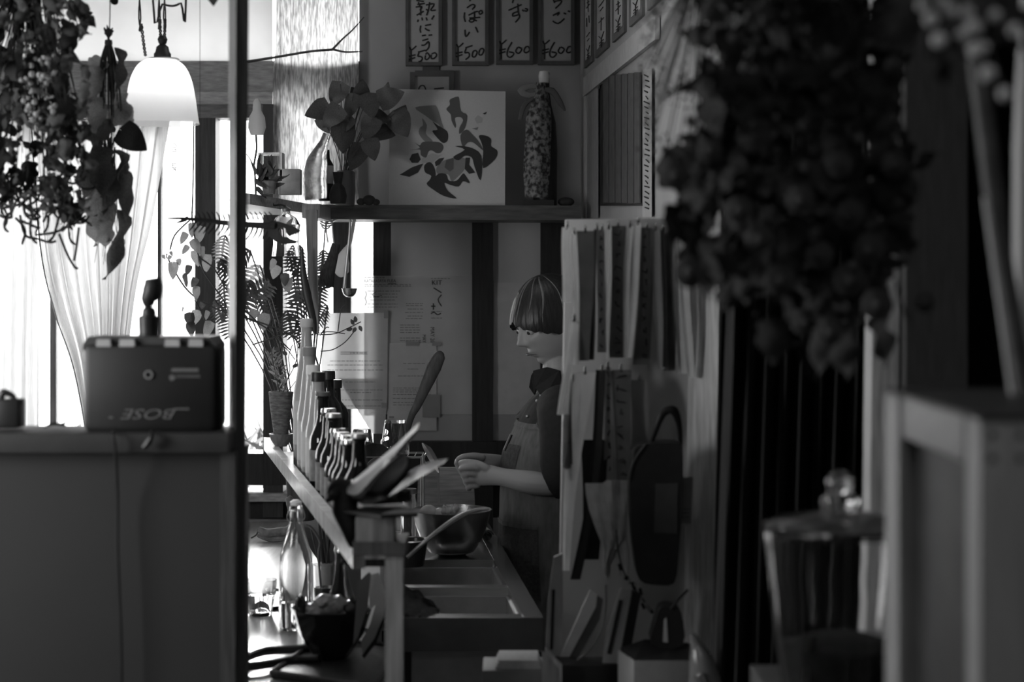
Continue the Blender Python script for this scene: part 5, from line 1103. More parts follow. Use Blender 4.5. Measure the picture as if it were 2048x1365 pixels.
# hair: bowl-cut shell
def hair_pt(u, v):
    th = 2 * math.pi * u; ph = math.pi * (v - 0.5)
    x, y, z = math.cos(ph) * math.cos(th), math.cos(ph) * math.sin(th), math.sin(ph)
    wav = 1 + .004 * math.sin(th * 43) + .003 * math.sin(th * 97 + 1)
    X, Y, Z = x * .111 * wav, y * .090 * wav, z * .126 + .004
    if X > 0: X += .007 * math.exp(-((Z - .02) / .04) ** 2) * x
    return Vector((X, Y, Z))
def hair_low(th):   # lower rim height by azimuth
    a = abs(math.atan2(math.sin(th), math.cos(th)))
    return .034 - .052 * min(1, a / 1.2) - .05 * max(0, (a - 1.2) / 1.9) + .003 * math.sin(th * 23)
bm = nb(); nu, nv = 220, 40; g = []
for j in range(nv):
    row = []
    for i in range(nu):
        th = 2 * math.pi * i / nu; zl = hair_low(th); z0 = max(-.98, min(.99, (zl - .004) / .126)); p0 = math.asin(z0) / math.pi + .5
        row.append(bm.verts.new(HC + HM @ hair_pt(i / nu, p0 + (0.9995 - p0) * j / (nv - 1))))
    g.append(row)
for A, B in zip(g, g[1:]):
    for k in range(nu): bm.faces.new((A[k], A[(k + 1) % nu], B[(k + 1) % nu], B[k]))
inner = [bm.verts.new(HC + (v.co - HC) * .80) for v in g[0]]
for k in range(nu): bm.faces.new((g[0][k], inner[k], inner[(k + 1) % nu], g[0][(k + 1) % nu]))
hair = person.part('hair', bm, M_hair, smooth=60)
for az, off, wd in ((4, 0, .0026), (12, 0, .002), (38, .12, .0018), (60, .14, .003), (88, .15, .0014)):
    bm = nb(); pts = []
    for k in range(12):
        th = math.radians(az + 6 * math.sin(k * .3)); zl = hair_low(th); p0 = math.asin((zl - .004) / .126) / math.pi + .5 + off
        pts.append(HC + (HM @ hair_pt(th / (2 * math.pi), p0 + (.93 - p0) * k / 11)) * 1.004)
    b_tube(bm, pts, [wd * .3, wd, wd, wd * .8, wd * .3], 6, flat=.4); person.part('hair_streak', bm, M_hairl, parent=hair)
# clothes
psi = math.radians(12); fd = Vector((-math.cos(psi), -math.sin(psi), 0)); ld = Vector((math.sin(psi), -math.cos(psi), 0))
TR = [(776, 1122, 26, .040), (790, 1120, 42, .09), (812, 1115, 58, .145), (850, 1110, 74, .165), (900, 1103, 90, .165), (950, 1101, 96, .155), (1000, 1101, 97, .150), (1060, 1102, 100, .160), (1130, 1106, 104, .175), (1250, 1108, 104, .18), (1400, 1108, 100, .18), (1430, 1108, 98, .18)]
def tor(y, th, k=1.0):
    for A, B in zip(TR, TR[1:]):
        if A[0] <= y <= B[0]: break
    u = (y - A[0]) / (B[0] - A[0]); c = A[1] + (B[1] - A[1]) * u; a = (A[2] + (B[2] - A[2]) * u) * PS; b = A[3] + (B[3] - A[3]) * u
    fold = 1 + .014 * math.sin(th * 7 + y * .03) + .012 * math.sin(th * 13 - y * .05) + .006 * math.sin(th * 23 + y * .02)
    return W(c, y) + fd * a * math.cos(th) * k * fold + ld * b * math.sin(th) * k * fold
ys = sorted(set([q[0] for q in TR] + list(range(780, 1430, 15))))
def loft(bm, y0, y1, k, n=64):
    yy = [y for y in ys if y0 <= y <= y1]; g = [[bm.verts.new(tor(y, 2 * math.pi * i / n, k)) for i in range(n)] for y in yy]
    for A, B in zip(g, g[1:]):
        for i in range(n): bm.faces.new((A[i], A[(i + 1) % n], B[(i + 1) % n], B[i]))
    bm.faces.new(g[0]); bm.faces.new(g[-1][::-1])
bm = nb(); loft(bm, 776, 1130, 1.0)
b_tube(bm, sm([tuple(W(*q)) for q in ((1118, 812, -.09), (1126, 835, -.15), (1126, 890, -.175), (1120, 945, -.175), (1096, 962, -.17))], 4, False), [.06, .066, .06, .056, .052], 20)
b_tube(bm, sm([tuple(W(*q)) for q in ((1112, 812, .09), (1116, 835, .14), (1110, 890, .175), (1100, 930, .18))], 4, False), [.06, .062, .058, .052], 20)
person.part('shirt', remesh(bm, .006, 'shirt', M_cloth, 3), None)
bm = nb(); loft(bm, 1130, 1430, 1.0); person.part('trousers', bm, M_cloth)
# collar
for q in ([(1066, 742, -.035), (1092, 735, -.05), (1118, 742, -.055), (1122, 768, -.06), (1100, 776, -.075), (1082, 792, -.075), (1070, 775, -.05)], [(1068, 742, .03), (1062, 752, .02), (1058, 775, .0), (1068, 790, -.01), (1076, 765, .0)]):
    bm = nb(); b_prism(bm, [W(*p) for p in q], (0.004, .006, 0)); person.part('collar', bm, M_cloth, smooth=False)
for y in (770, 800, 830):
    bm = nb(); p = tor(max(y, 790), .25, 1.03); b_ball(bm, p, .0045, 10, 6); person.part('button', bm, M_steeld)
# apron
def shell(y0, y1, f0, f1, k, name, m, parent=None, n=30, th=.0015):
    bm = nb(); yy = [y0 + (y1 - y0) * j / 24 for j in range(25)]; g = []
    for y in yy:
        a, b = f0(y), f1(y); g.append([bm.verts.new(tor(y, a + (b - a) * i / n, k)) for i in range(n + 1)])
    for A, B in zip(g, g[1:]):
        for i in range(n): bm.faces.new((A[i], A[i + 1], B[i + 1], B[i]))
    bmesh.ops.solidify(bm, geom=bm.faces[:], thickness=th); return person.part(name, bm, m, parent)
d2 = math.radians
ed = lambda y: d2(48 if y < 850 else 48 + min(62, (y - 850) * .34))
ap = shell(846, 1420, lambda y: -ed(y), ed, 1.035, 'apron', M_denim)
shell(842, 852, lambda y: -d2(49), lambda y: d2(49), 1.055, 'bib_hem', M_denim, ap)
shell(885, 965, lambda y: d2(-22), lambda y: d2(28), 1.05, 'bib_pocket', mat('denim_dark', .12, .9, amp=.3, scale=120, bump=.3), ap)
shell(1036, 1180, lambda y: d2(-60), lambda y: d2(60), 1.05, 'waist_pocket', mat('denim_dark', .12), ap)
shell(1036, 1044, lambda y: d2(-60), lambda y: d2(60), 1.06, 'pocket_hem', M_denim, ap)
bm = nb(); b_tube(bm, [tor(868, d2(0), 1.075), tor(900, d2(0), 1.07)], .0045, 8); person.part('pen', bm, M_black, ap)
for sg in (1, -1):
    bm = nb(); b_tube(bm, sm([tuple(q) for q in (tor(848, sg * d2(44), 1.07), tor(825, sg * d2(50), 1.05), tor(800, sg * d2(60), 1.06), tor(782, sg * d2(90), 1.3), tor(790, sg * d2(130), 1.2))], 4, False), .011, 8, flat=.3); person.part('strap', bm, M_g2, ap)
    bm = nb(); c = tor(838, sg * d2(46), 1.09); b_lathe(bm, c, [(.008, -.001), (.0105, -.001), (.0105, .002), (.008, .002)], 16, closed_prof=True, axis=Matrix.Rotation(math.pi / 2, 3, 'X')); person.part('buckle_ring', bm, M_steel, ap)

# ================================================================ right side: kitchen wall cards, hanging strips, bag, magazines
def KW(px, py, off=0.0):
    k = (px - CX) / F; Y = (.7636 - off) / (k + .0913); return Vector((k * Y, Y, ZC - (py - HY) * Y / F))
def KWz(px, z, off=0.0):
    k = (px - CX) / F; Y = (.7636 - off) / (k + .0913); return Vector((k * Y, Y, z))
def kthing(name, lab, cat, px, z, group=None):
    o = bpy.data.objects.new(name, None); C.objects.link(o); o.location = KWz(px, z); o.empty_display_size = .05; tag(o, lab, cat, group); return o
ord_ = ['first', 'second', 'third', 'fourth', 'fifth', 'sixth', 'seventh', 'eighth', 'ninth', 'tenth', 'eleventh', 'twelfth', 'thirteenth', 'fourteenth']
for i, (x0, x1) in enumerate(((1168, 1184), (1190, 1215), (1224, 1248), (1258, 1284), (1294, 1322), (1334, 1366))):
    o = kthing('price_card', 'narrowly seen price card on the side wall, ' + ord_[i] + ' from the corner', 'price card', (x0 + x1) / 2, 2.27, 'price cards along the side wall')
    def kq4(bm, a, b, z0, z1, off, th): 
        pts = [KWz(a, z0, off) - o.location, KWz(b, z0, off) - o.location, KWz(b, z1, off) - o.location, KWz(a, z1, off) - o.location]; b_prism(bm, pts, (th, 0, 0))
    w_ = (x1 - x0)
    bm = nb(); kq4(bm, x0, x1, 2.27, 2.56, .008, .008); o2 = obj('frame', bm, M_frame, o)
    bm = nb(); kq4(bm, x0 + w_ * .15, x1 - w_ * .15, 2.29, 2.55, .010, .001); obj('card', bm, M_card, o)
    bm = nb()
    for k in range(5):
        z = 2.52 - k * .052; xm = (x0 + x1) / 2; kk = lambda u, v: KWz(xm + u * w_, z - v, .012) - o.location
        gl = ([[(-.2, .0), (.2, .0)], [(0, -.008), (-.02, .03)]], [[(-.15, 0), (.12, .004)], [(-.2, .016), (.2, .014)], [(0, -.006), (.02, .034)]], [[(-.18, -.004), (-.16, .024)], [(.1, -.004), (.16, .02)]], [[(-.2, .004), (.2, 0)], [(-.1, .02), (.14, .018)]])[(k + i) % 4] if k < 4 else [[(-.2, -.01), (0, .004)], [(.2, -.01), (0, .004)], [(0, .004), (0, .03)], [(-.16, .012), (.16, .012)], [(-.16, .02), (.16, .02)]]
        for g_ in gl: b_tube(bm, [kk(*g_[0]), kk(*g_[1])], .0016, 4)
    l_ = obj('lettering', bm, M_ink, o); l_['kind'] = 'stuff'
# board of dark slats and pale strips on the side wall
o = kthing('slat_board', 'dark framed board of name slats on the side wall below the price cards', 'board', 1240, 1.80)
def kpart(name, a, b, y0, y1, off, th, m):
    bm = nb(); pts = [KW(a, y0, off) - o.location, KW(b, y0, off) - o.location, KW(b, y1, off) - o.location, KW(a, y1, off) - o.location]; b_prism(bm, pts, (th, 0, 0)); return obj(name, bm, m, o, smooth=False)
kpart('backing', 1200, 1284, 150, 412, .004, .004, M_black)
M_slat = mat('dark_slat', .075, .6, amp=.3, scale=30)
for i in range(6):
    a = 1206 + i * 12.5; kpart('slat', a, a + 10.5, 152 - i * 1.5, 406, .010, .004, M_slat)
o = kthing('text_strip', 'pale lettered vertical strip at the right edge of the dark slat board', 'strip', 1294, 1.75)
kpart('strip', 1285, 1303, 138, 434, .01, .001, M_card)
bm = nb()
for k in range(26):
    y = 150 + k * 10.6; b_tube(bm, [KW(1290 + R.uniform(-2, 2), y, .012) - o.location, KW(1297 + R.uniform(-2, 2), y + R.uniform(2, 6), .012) - o.location], .0018, 4)
l_ = obj('lettering', bm, M_ink, o); l_['kind'] = 'stuff'
o = kthing('narrow_picture', 'tall narrow pale frame at the wall corner above the shelf end', 'frame', 1175, 1.80); 
kpart('sheet', 1156, 1165, 178, 412, .1, .001, M_card) if False else kpart('sheet', 1170, 1196, 176, 436, .008, .001, mat('frame_sheet', .3, .7, amp=.1))
kpart('side_bar', 1167, 1171, 176, 436, .012, .004, M_card); kpart('top_bar', 1168, 1197, 170, 177, .012, .004, M_frame)
o = kthing('pale_rail', 'pale horizontal rail across the side wall under the cards', 'rail', 1240, 2.18)
bm = nb(); b_prism(bm, [KWz(1166, 2.175, .015) - o.location, KWz(1310, 2.175, .015) - o.location, KWz(1310, 2.235, .015) - o.location, KWz(1166, 2.235, .015) - o.location], (.012, 0, 0)); obj('rail_board', bm, mat('rail_pale', .42, .6, amp=.1), o)

# hanging strips in front of the tall cabinet
VS = {'l': mat('strip_light', .85, .7, amp=.08, scale=20, transl=.2), 'm': mat('strip_mid', .42, .7, amp=.12, scale=20, transl=.1), 'd': mat('strip_dark', .2, .7, amp=.2, scale=20), 'k': mat('strip_black', .03, .6, amp=.2)}
def strip(xa, xb, xc, xd, y0, y1, v, lab, dy=0.0, text=False, bulge=.012, grp='paper strips hanging on the cabinet side', mid=None):
    t = Th('hanging_strip', lab, 'paper strip', (xa + xb) / 2, y0, 3.50 + dy, grp); bm = nb(); g = []; n = 12; fr = R.uniform(0, 6)
    for j in range(n + 1):
        u = j / n; a = xa + (xc - xa) * u + 2.5 * math.sin(u * 4 + fr); b = xb + (xd - xb) * u + 2.5 * math.sin(u * 4 + fr)
        if mid: a += mid * math.sin(math.pi * u); b += mid * math.sin(math.pi * u)
        g.append([bm.verts.new(t.L(a + (b - a) * k / 3, y0 + (y1 - y0) * u, -bulge * math.sin(u * math.pi) - .0032 * k + (.003 if k == 1 else 0))) for k in range(4)])
    for A, B in zip(g, g[1:]):
        for k in range(3): bm.faces.new((A[k], A[k + 1], B[k + 1], B[k]))
    bmesh.ops.solidify(bm, geom=bm.faces[:], thickness=.0006); t.part('sheet', bm, VS[v])
    if text:
        bm = nb(); xm = (xa + xb + xc + xd) / 4; wd = (xb - xa) * .3
        for k in range(int((y1 - y0) / 24)):
            y = y0 + 12 + k * 24; q = [(xm + R.uniform(-wd, wd), y + R.uniform(-6, 8)) for _ in range(4)]; b_tube(bm, [t.L(a, b, -bulge - .004) for a, b in q], 1.2 * t.s, 4)
        l_ = t.part('lettering', bm, M_ink); l_['kind'] = 'stuff'
    bm = nb(); t.box(bm, (xa + xb) / 2 - 2.5, y0 - 12, (xa + xb) / 2 + 2.5, y0 + 4, -.006, .0, .0005); t.part('clip', bm, M_steel)
U = [(1126, 1143, 1122, 1140, 455, 605, 'l', 0), (1145, 1152, 1144, 1156, 468, 730, 'l', 0), (1153, 1188, 1160, 1180, 462, 722, 'd', 0), (1190, 1198, 1176, 1186, 458, 720, 'k', 0), (1196, 1212, 1192, 1211, 460, 705, 'm', 1), (1214, 1221, 1214, 1220, 455, 720, 'l', 0), (1222, 1251, 1220, 1250, 452, 716, 'd', 1), (1253, 1268, 1244, 1254, 452, 715, 'l', 0), (1270, 1284, 1252, 1264, 446, 716, 'l', 0), (1284, 1304, 1266, 1300, 456, 730, 'd', 1), (1302, 1322, 1312, 1328, 458, 738, 'm', 0), (1322, 1330, 1326, 1334, 460, 735, 'k', 0), (1330, 1346, 1328, 1352, 466, 742, 'd', 0), (1346, 1356, 1354, 1372, 470, 748, 'l', 0), (1358, 1378, 1374, 1388, 480, 755, 'l', 0)]
nm = {'l': 'pale', 'm': 'mid-grey', 'd': 'dark grey', 'k': 'almost black'}
cnt = {}
for i, (a, b, c, d_, y0, y1, v, tx) in enumerate(U):
    cnt[v] = cnt.get(v, 0) + 1
    strip(a, b, c, d_, y0, y1, v, '%s strip in the upper hanging row, %s %s one from the left' % (nm[v] + (' lettered' if tx else ''), ord_[cnt[v] - 1], nm[v]), dy=-.012 * (i % 3), text=tx)
Lw = [(1138, 1158, 1116, 1128, 640, 830, 'l', 'pale strip hanging at the left cabinet edge beside the face', 0, 0), (1150, 1190, 1126, 1140, 745, 1142, 'l', 'long pale pointed sheet curving down to the left in the lower row', 0, -6), (1194, 1214, 1140, 1160, 740, 1160, 'k', 'long black strip beside the pale pointed sheet', 0, 10), (1160, 1215, 1168, 1200, 880, 1120, 'k', 'black sheet behind the glove in the lower row', 0, 0), (1210, 1222, 1205, 1232, 735, 965, 'm', 'narrow mid-grey lettered strip above the glove', 1, 4), (1222, 1262, 1228, 1262, 740, 965, 'd', 'broad grey sheet above the glove', 1, 2), (1262, 1295, 1262, 1296, 760, 900, 'm', 'grey sheet behind the bag handle', 0, 0), (1144, 1148, 1130, 1142, 760, 960, 'd', 'thin grey sleeve at the left cabinet edge in the lower row', 0, 0)]
for i, (a, b, c, d_, y0, y1, v, lab, tx, md) in enumerate(Lw): strip(a, b, c, d_, y0, y1, v, lab, dy=-.02 - .008 * (i % 3), text=tx, mid=md)
t = Th('plastic_tube', 'clear plastic sleeve with a bright edge hanging left of the bag', 'sleeve', 1135, 940, 3.46, solo=True)
bm = nb(); t.lathe(bm, 1134, [(0, 940), (8, 935), (9, 920), (9, 845), (7, 830), (0, 828)], 0, 14); t.solo(bm, mat('sleeve_plastic', .5, .1, amp=.2, trans=.7))
t = Th('black_bag', 'black zipped pouch with a looped handle hanging on the cabinet side', 'bag', 1318, 825, 3.36)
bm = nb(); t.poly(bm, sm([(1266, 915), (1272, 898), (1290, 889), (1330, 886), (1358, 887), (1365, 896), (1366, 960), (1364, 1020), (1360, 1080), (1355, 1140), (1350, 1165), (1338, 1172), (1310, 1171), (1290, 1168), (1276, 1155), (1268, 1110), (1262, 1050), (1259, 960)], 3), 0, .06)
bmesh.ops.bevel(bm, geom=[e for e in bm.edges], offset=.004, segments=2, affect='EDGES'); t.part('pouch', bm, mat('bag_leather', .028, .45, amp=.2, bump=.2))
bm = nb(); t.tube(bm, [(1300, 892, .03), (1318, 845, .02), (1330, 824, .02), (1348, 822, .02), (1358, 850, .03), (1360, 892, .03)], [5, 6, 8, 9, 6, 5], 10, 4, flat=.4); t.part('handle', bm, M_black)
bm = nb(); t.poly(bm, [(1311, 968), (1356, 967), (1354, 1068), (1308, 1066)], -.002, .001); t.part('patch', bm, mat('bag_patch', .07, .6, amp=.1), smooth=False)
bm = nb(); t.tube(bm, [(1290, 890, -.003), (1266, 925, -.003), (1258, 960, -.003)], 2, 6, 3); t.part('zip', bm, M_g2)
t = Th('paper_receipt', 'small printed receipt sticking out behind the black bag', 'receipt', 1370, 1045, 3.46)
bm = nb(); t.poly(bm, [(1362, 955), (1386, 955), (1382, 1048), (1350, 1046)], 0, .0008); t.part('sheet', bm, VS['m'], smooth=False)
tlines(t, [(1358, 1380, 1018), (1358, 1380, 1026), (1356, 1378, 1034)], -.002, M_ink)
t = Th('hanging_glove', 'limp pale cloth glove hanging left of the black bag', 'glove', 1215, 962, 3.42)
g = [(965, 1170, 1257), (990, 1172, 1258), (1020, 1178, 1257), (1050, 1188, 1255), (1080, 1200, 1254), (1100, 1206, 1240), (1130, 1208, 1222), (1152, 1209, 1220)]
bm = nb(); V_ = []
for j, (y, a, b) in enumerate(g): V_.append([bm.verts.new(t.L(a + (b - a) * k / 10, y + (2 if k < 5 else -4) * (j == 0), -.012 * math.sin(math.pi * k / 10) + .004 * math.sin(k * 1.7 + j * .8))) for k in range(11)])
for A, B in zip(V_, V_[1:]):
    for k in range(10): bm.faces.new((A[k], A[k + 1], B[k + 1], B[k]))
bmesh.ops.solidify(bm, geom=bm.faces[:], thickness=.002); t.part('palm', bm, mat('glove_cloth', .6, .9, amp=.12, scale=60, bump=.3))
for q in ([(1214, 1090), (1213, 1130), (1215, 1156)], [(1244, 1075), (1252, 1110), (1253, 1150)], [(1232, 1080), (1240, 1110), (1246, 1140)]):
    bm = nb(); t.tube(bm, q, [9, 8, 4], 8, 3, flat=.6); t.part('finger', bm, mat('glove_cloth', .4))
# lower clutter: magazines, booklets, wires, box
def slabthing(name, lab, cat, pts, Y, th, m, extra=None, grp=None):
    t = Th(name, lab, cat, sum(p[0] for p in pts) / len(pts), max(p[1] for p in pts), Y, grp); bm = nb(); t.poly(bm, pts, 0, th); t.part('cover', bm, m, smooth=False)
    if extra:
        for e in extra: bm = nb(); t.poly(bm, e[0], -.002, .001); t.part(e[2], bm, e[1], smooth=False)
    return t
slabthing('magazine', 'upright lettered magazine at the left bottom cabinet edge', 'magazine', [(1108, 1115), (1126, 1108), (1124, 1310), (1090, 1318), (1096, 1200)], 3.42, .012, VS['m'], [([(1104, 1180), (1110, 1180), (1106, 1300), (1100, 1300)], M_ink, 'text_column')], 'magazines at the cabinet foot')
slabthing('magazine', 'pale spined booklet leaning right above the dark rack', 'magazine', [(1180, 1182), (1194, 1192), (1192, 1215), (1128, 1335), (1118, 1320)], 3.40, .012, VS['l'], None, 'magazines at the cabinet foot')
slabthing('magazine', 'dark backed booklet just behind the pale spined one', 'magazine', [(1194, 1192), (1206, 1200), (1200, 1240), (1140, 1345), (1128, 1335), (1188, 1220)], 3.41, .012, VS['d'], None, 'magazines at the cabinet foot')
slabthing('magazine', 'long lettered magazine spine leaning in the middle', 'magazine', [(1242, 1178), (1262, 1182), (1250, 1245), (1222, 1365 + 40), (1194, 1365 + 40), (1215, 1260)], 3.34, .014, VS['m'], [([(1238, 1200), (1246, 1202), (1222, 1310), (1214, 1308)], M_ink, 'text_column')], 'magazines at the cabinet foot')
slabthing('magazine', 'black magazine right of the long lettered one', 'magazine', [(1264, 1184), (1282, 1190), (1262, 1300), (1248, 1400), (1226, 1400), (1250, 1260)], 3.36, .02, VS['k'], None, 'magazines at the cabinet foot')
t = Th('metal_ring', 'shiny curved wire hoop behind the leaning magazines', 'wire', 1175, 1335, 3.37, solo=True)
bm = nb(); t.tube(bm, [(1212, 1170), (1212, 1220), (1204, 1262), (1180, 1300), (1138, 1334)], 1.8, 6, 5); t.solo(bm, M_steel)
t = Th('wall_pocket_rack', 'dark rack holding the magazines at the cabinet foot', 'rack', 1180, 1500, 3.30)
bm = nb(); t.box(bm, 1112, 1330, 1240, 1500, 0.03, .10, .002); t.part('pocket', bm, M_black)
t = Th('dark_carton', 'open dark-topped carton at the bottom beside the magazines', 'box', 1318, 1480, 3.2)
bm = nb(); t.box(bm, 1268, 1322, 1405, 1480, 0, .14, .001); t.part('front', bm, mat('carton_grey', .13, .7, amp=.1))
bm = nb(); t.poly(bm, [(1236, 1300, .06), (1268, 1322, 0), (1268, 1480, 0), (1236, 1460, .06)], 0, .005); t.part('side', bm, mat('carton_side', .24, .7, amp=.1), smooth=False)
bm = nb(); t.poly(bm, [(1240, 1298, .1), (1290, 1280, .12), (1400, 1290, .12), (1404, 1321, 0), (1268, 1321, 0)], 0, .004); t.part('top_flap', bm, M_black, smooth=False)
t = Th('dark_pouch', 'small dark pouch with a strap standing on the carton', 'bag', 1330, 1292, 3.28)
bm = nb(); t.poly(bm, sm([(1304, 1292), (1312, 1240), (1322, 1216), (1345, 1214), (1362, 1225), (1366, 1292)], 3), 0, .05); t.part('pouch', bm, M_black)
bm = nb(); t.tube(bm, [(1342, 1220), (1356, 1200), (1376, 1180)], [4, 3, 3], 6, 3); t.part('strap', bm, M_black)
bm = nb(); t.poly(bm, [(1326, 1285), (1328, 1240), (1333, 1236), (1336, 1286)], -.002, .001); t.part('fold', bm, VS['m'], smooth=False)
t = Th('key_bunch', 'bunch of metal keys and charms hanging between glove and carton', 'keys', 1275, 1160, 3.38)
for i in range(16):
    x = 1238 + i * 4.2 + R.uniform(-5, 5); y = 1130 + i * 6 + R.uniform(-8, 8); bm = nb(); t.tube(bm, [(x, y), (x + R.uniform(-8, 8), y + R.uniform(6, 18))], R.uniform(2, 4), 8, 0, flat=.5); t.part('key', bm, M_steeld if i % 3 else M_black)
bm = nb(); t.tube(bm, [(1232, 1060, 0), (1236, 1100, 0), (1250, 1150, .01), (1290, 1205, .01)], 1.5, 6, 4); t.part('cord', bm, M_black)
t = Th('bottle_neck_jar', 'blurred shiny lidded bottle leaning at the bottom right of the carton', 'bottle', 1405, 1400, 3.0)
bm = nb(); t.tube(bm, [(1382, 1268), (1392, 1290), (1402, 1320), (1410, 1370), (1412, 1420)], [6, 12, 24, 34, 36], 16, 3); t.part('body', bm, mat('smoky_glass', .25, .1, amp=.1, trans=.5))
bm = nb(); t.tube(bm, [(1398, 1350, -.03), (1408, 1372, -.03)], 10, 12); t.part('clasp', bm, M_steel)
t = Th('cloth_tray', 'pale low tray with a folded white cloth at the bottom centre', 'tray', 1030, 1480, 3.3)
bm = nb(); t.box(bm, 965, 1342, 1095, 1480, 0, .12, .002); t.part('tray', bm, mat('tray_grey', .20, .6, amp=.1))
bm = nb(); zc = t.L(0, 1342).z
for k in range(3): b_box(bm, (t.L(990 + k * 3, 0).x, .01, zc + k * .006), (t.L(1082 - k * 2, 0).x, .10, zc + k * .006 + .0055), .002)
o_ = t.part('folded_cloth', bm, mat('towel_cloth', .6)); o_['kind'] = 'stuff'
t = Th('wood_caddy', 'small pale open wooden caddy at the foot of the cabinet side', 'box', 1102, 1480, 3.25)
bm = nb(); t.poly(bm, [(1084, 1302), (1118, 1340), (1118, 1480), (1084, 1460)], 0, .006); t.part('side', bm, M_lwood, smooth=False)
bm = nb(); t.poly(bm, [(1090, 1296, .05), (1124, 1330, .05), (1124, 1480, .05), (1090, 1460, .05)], 0, .006); t.part('side', bm, M_lwood, smooth=False)

# ================================================================ right foreground
M_drape = mat('dark_drape', .012, .9, amp=.25, scale=8, bump=.1)
t = Th('dark_drape', 'heavy dark drape falling from the hanging bouquet to the glass jar', 'curtain', 1620, 300, 3.1)
bm = nb(); rows = []
for j in range(20):
    y = 250 + j * 75; rows.append([bm.verts.new(t.L(1455 + (1760 - 1455) * k / 60 - (y - 250) * .03 + (60 - k) * (-.0) , y, .03 * math.sin(k * .9 + j * .12) + .012 * math.sin(k * 2.3))) for k in range(61)])
for A, B in zip(rows, rows[1:]):
    for k in range(60): bm.faces.new((A[k], A[k + 1], B[k + 1], B[k]))
t.part('fabric', bm, M_drape)
bm = nb(); t.tube(bm, [(1440, 246), (1780, 246)], 6, 10); t.part('rod', bm, M_black)
t = Th('right_post', 'pale wooden post behind the hanging bouquet at the right', 'post', 1770, 1365, 2.75, solo=True)
bm = nb(); zb = -t.loc.z; x0 = P(1745, 0, 2.75).x - t.loc.x
b_prism(bm, [(P(1722, 0, 2.75).x - t.loc.x, 0, zb), (P(1775, 0, 2.75).x - t.loc.x, 0, zb), (P(1815, 0, 2.75).x - t.loc.x, 0, ZCEIL + zb - .002), (P(1762, 0, 2.75).x - t.loc.x, 0, ZCEIL + zb - .002)], (0, .06, 0)); t.solo(bm, wood('right_post_wood', .45, .5))
t = Th('dark_screen', 'tall dark upright board at the right behind the wooden stand', 'board', 1870, 1365, 2.7, solo=True)
bm = nb(); t.box(bm, 1812, -400, 1935, 2570, 0, .03); t.solo(bm, mat('screen_wood', .05, .6, amp=.3, stretch=(5, 5, .5)))
t = Th('leaning_staff', 'dark leaning staff with a thin pale strip at the far right', 'staff', 2040, 790, 1.75)
bm = nb(); t.tube(bm, [(2052, 800, 0), (1998, 480, 0), (1955, 130, 0), (1940, -60, 0)], 21, 12); t.part('pole', bm, mat('staff_wood', .07, .5, amp=.3))
bm = nb(); t.tube(bm, [(2022, 790, -.02), (1996, 600, -.02), (1968, 395, -.02)], 3.2, 8); t.part('pale_strip', bm, VS['l'])
t = Th('metal_pole', 'bright blurred vertical pole at the right picture edge', 'pole', 2050, 800, 1.8, solo=True)
bm = nb(); t.tube(bm, [(2046, 782), (2046, 300), (2052, 60), (2060, -200)], [20, 20, 14, 8], 16, 3); t.solo(bm, mat('pole_paint', .5, .4, amp=.05))
# wooden stand
t = Th('wooden_stand', 'pale wooden box stand with screwed corners and dark inset panel at the right', 'stand', 1960, 1365, 1.52)
o = t.loc; ZS = 1.461; M_st = wood('stand_wood', .26, .55, amp=.2); M_sth = wood('stand_rail_wood', .26, .55, vert=False, amp=.2)
def sb(name, x0, x1, y0, y1, z0, z1, m, bev=.0015):
    bm = nb(); b_box(bm, (x0 - o.x, y0 - o.y, z0 - o.z), (x1 - o.x, y1 - o.y, z1 - o.z), bev); return t.part(name, bm, m)
sb('leg', .401, .445, 1.50, 1.545, 0, ZS - .001, M_st); sb('leg', .395, .43, 1.79, 1.854, 0, ZS - .001, M_st); sb('leg', .72, .76, 1.50, 1.545, 0, ZS - .001, M_st); sb('leg', .72, .76, 1.80, 1.854, 0, ZS - .001, M_st)
sb('side_rail', .399, .42, 1.546, 1.789, ZS - .042, ZS - .001, M_sth); sb('front_rail', .446, .719, 1.505, 1.53, ZS - .042, ZS - .001, M_sth); sb('lower_rail', .399, .42, 1.546, 1.789, .95, .99, M_sth)
sb('inset_panel', .415, .42, 1.546, 1.789, .99, ZS - .042, mat('inset_dark', .035, .6, amp=.2)); sb('top', .395, .765, 1.495, 1.86, ZS, ZS + .004, mat('stand_top', .03, .5, amp=.2))
for x in (.412, .436):
    for z in (ZS - .014, ZS - .034):
        bm = nb(); b_lathe(bm, (x - o.x, 1.4995 - o.y, z - o.z), [(0, 0), (.0035, 0), (.003, .001), (0, .001)], 12, axis=Matrix.Rotation(math.pi / 2, 3, 'X')); t.part('screw', bm, M_dark)
# side table and glass jar
t = Th('side_table', 'dark low table carrying the big lidded glass jar', 'table', 1680, 1700, 2.2)
o = t.loc
bm = nb(); b_box(bm, (.34 - o.x, 2.05 - o.y, 1.0 - o.z), (.60 - o.x, 2.5 - o.y, 1.03 - o.z), .002); t.part('table_top', bm, M_dwood)
for x in (.35, .57):
    for y in (2.07, 2.46):
        bm = nb(); b_box(bm, (x - o.x, y - o.y, -o.z), (x + .025 - o.x, y + .025 - o.y, 1.0 - o.z)); t.part('leg', bm, M_dwood)
t = std('lidded_glass_jar', 'large tapered glass jar with a knobbed glass lid in the right foreground', 'jar', 1680, 2.2, 1.031)
b = t.py; bm = nb(); pr = [(0, b), (90, b), (108, b - 10), (122, 1330), (140, 1180), (149, 1085), (153, 1062), (150, 1060)]
t.lathe(bm, 1680, pr + [(146, 1064), (145, 1085), (136, 1180), (118, 1330), (100, b - 14), (0, b - 8)], 0, 48); t.part('body', bm, M_glass)
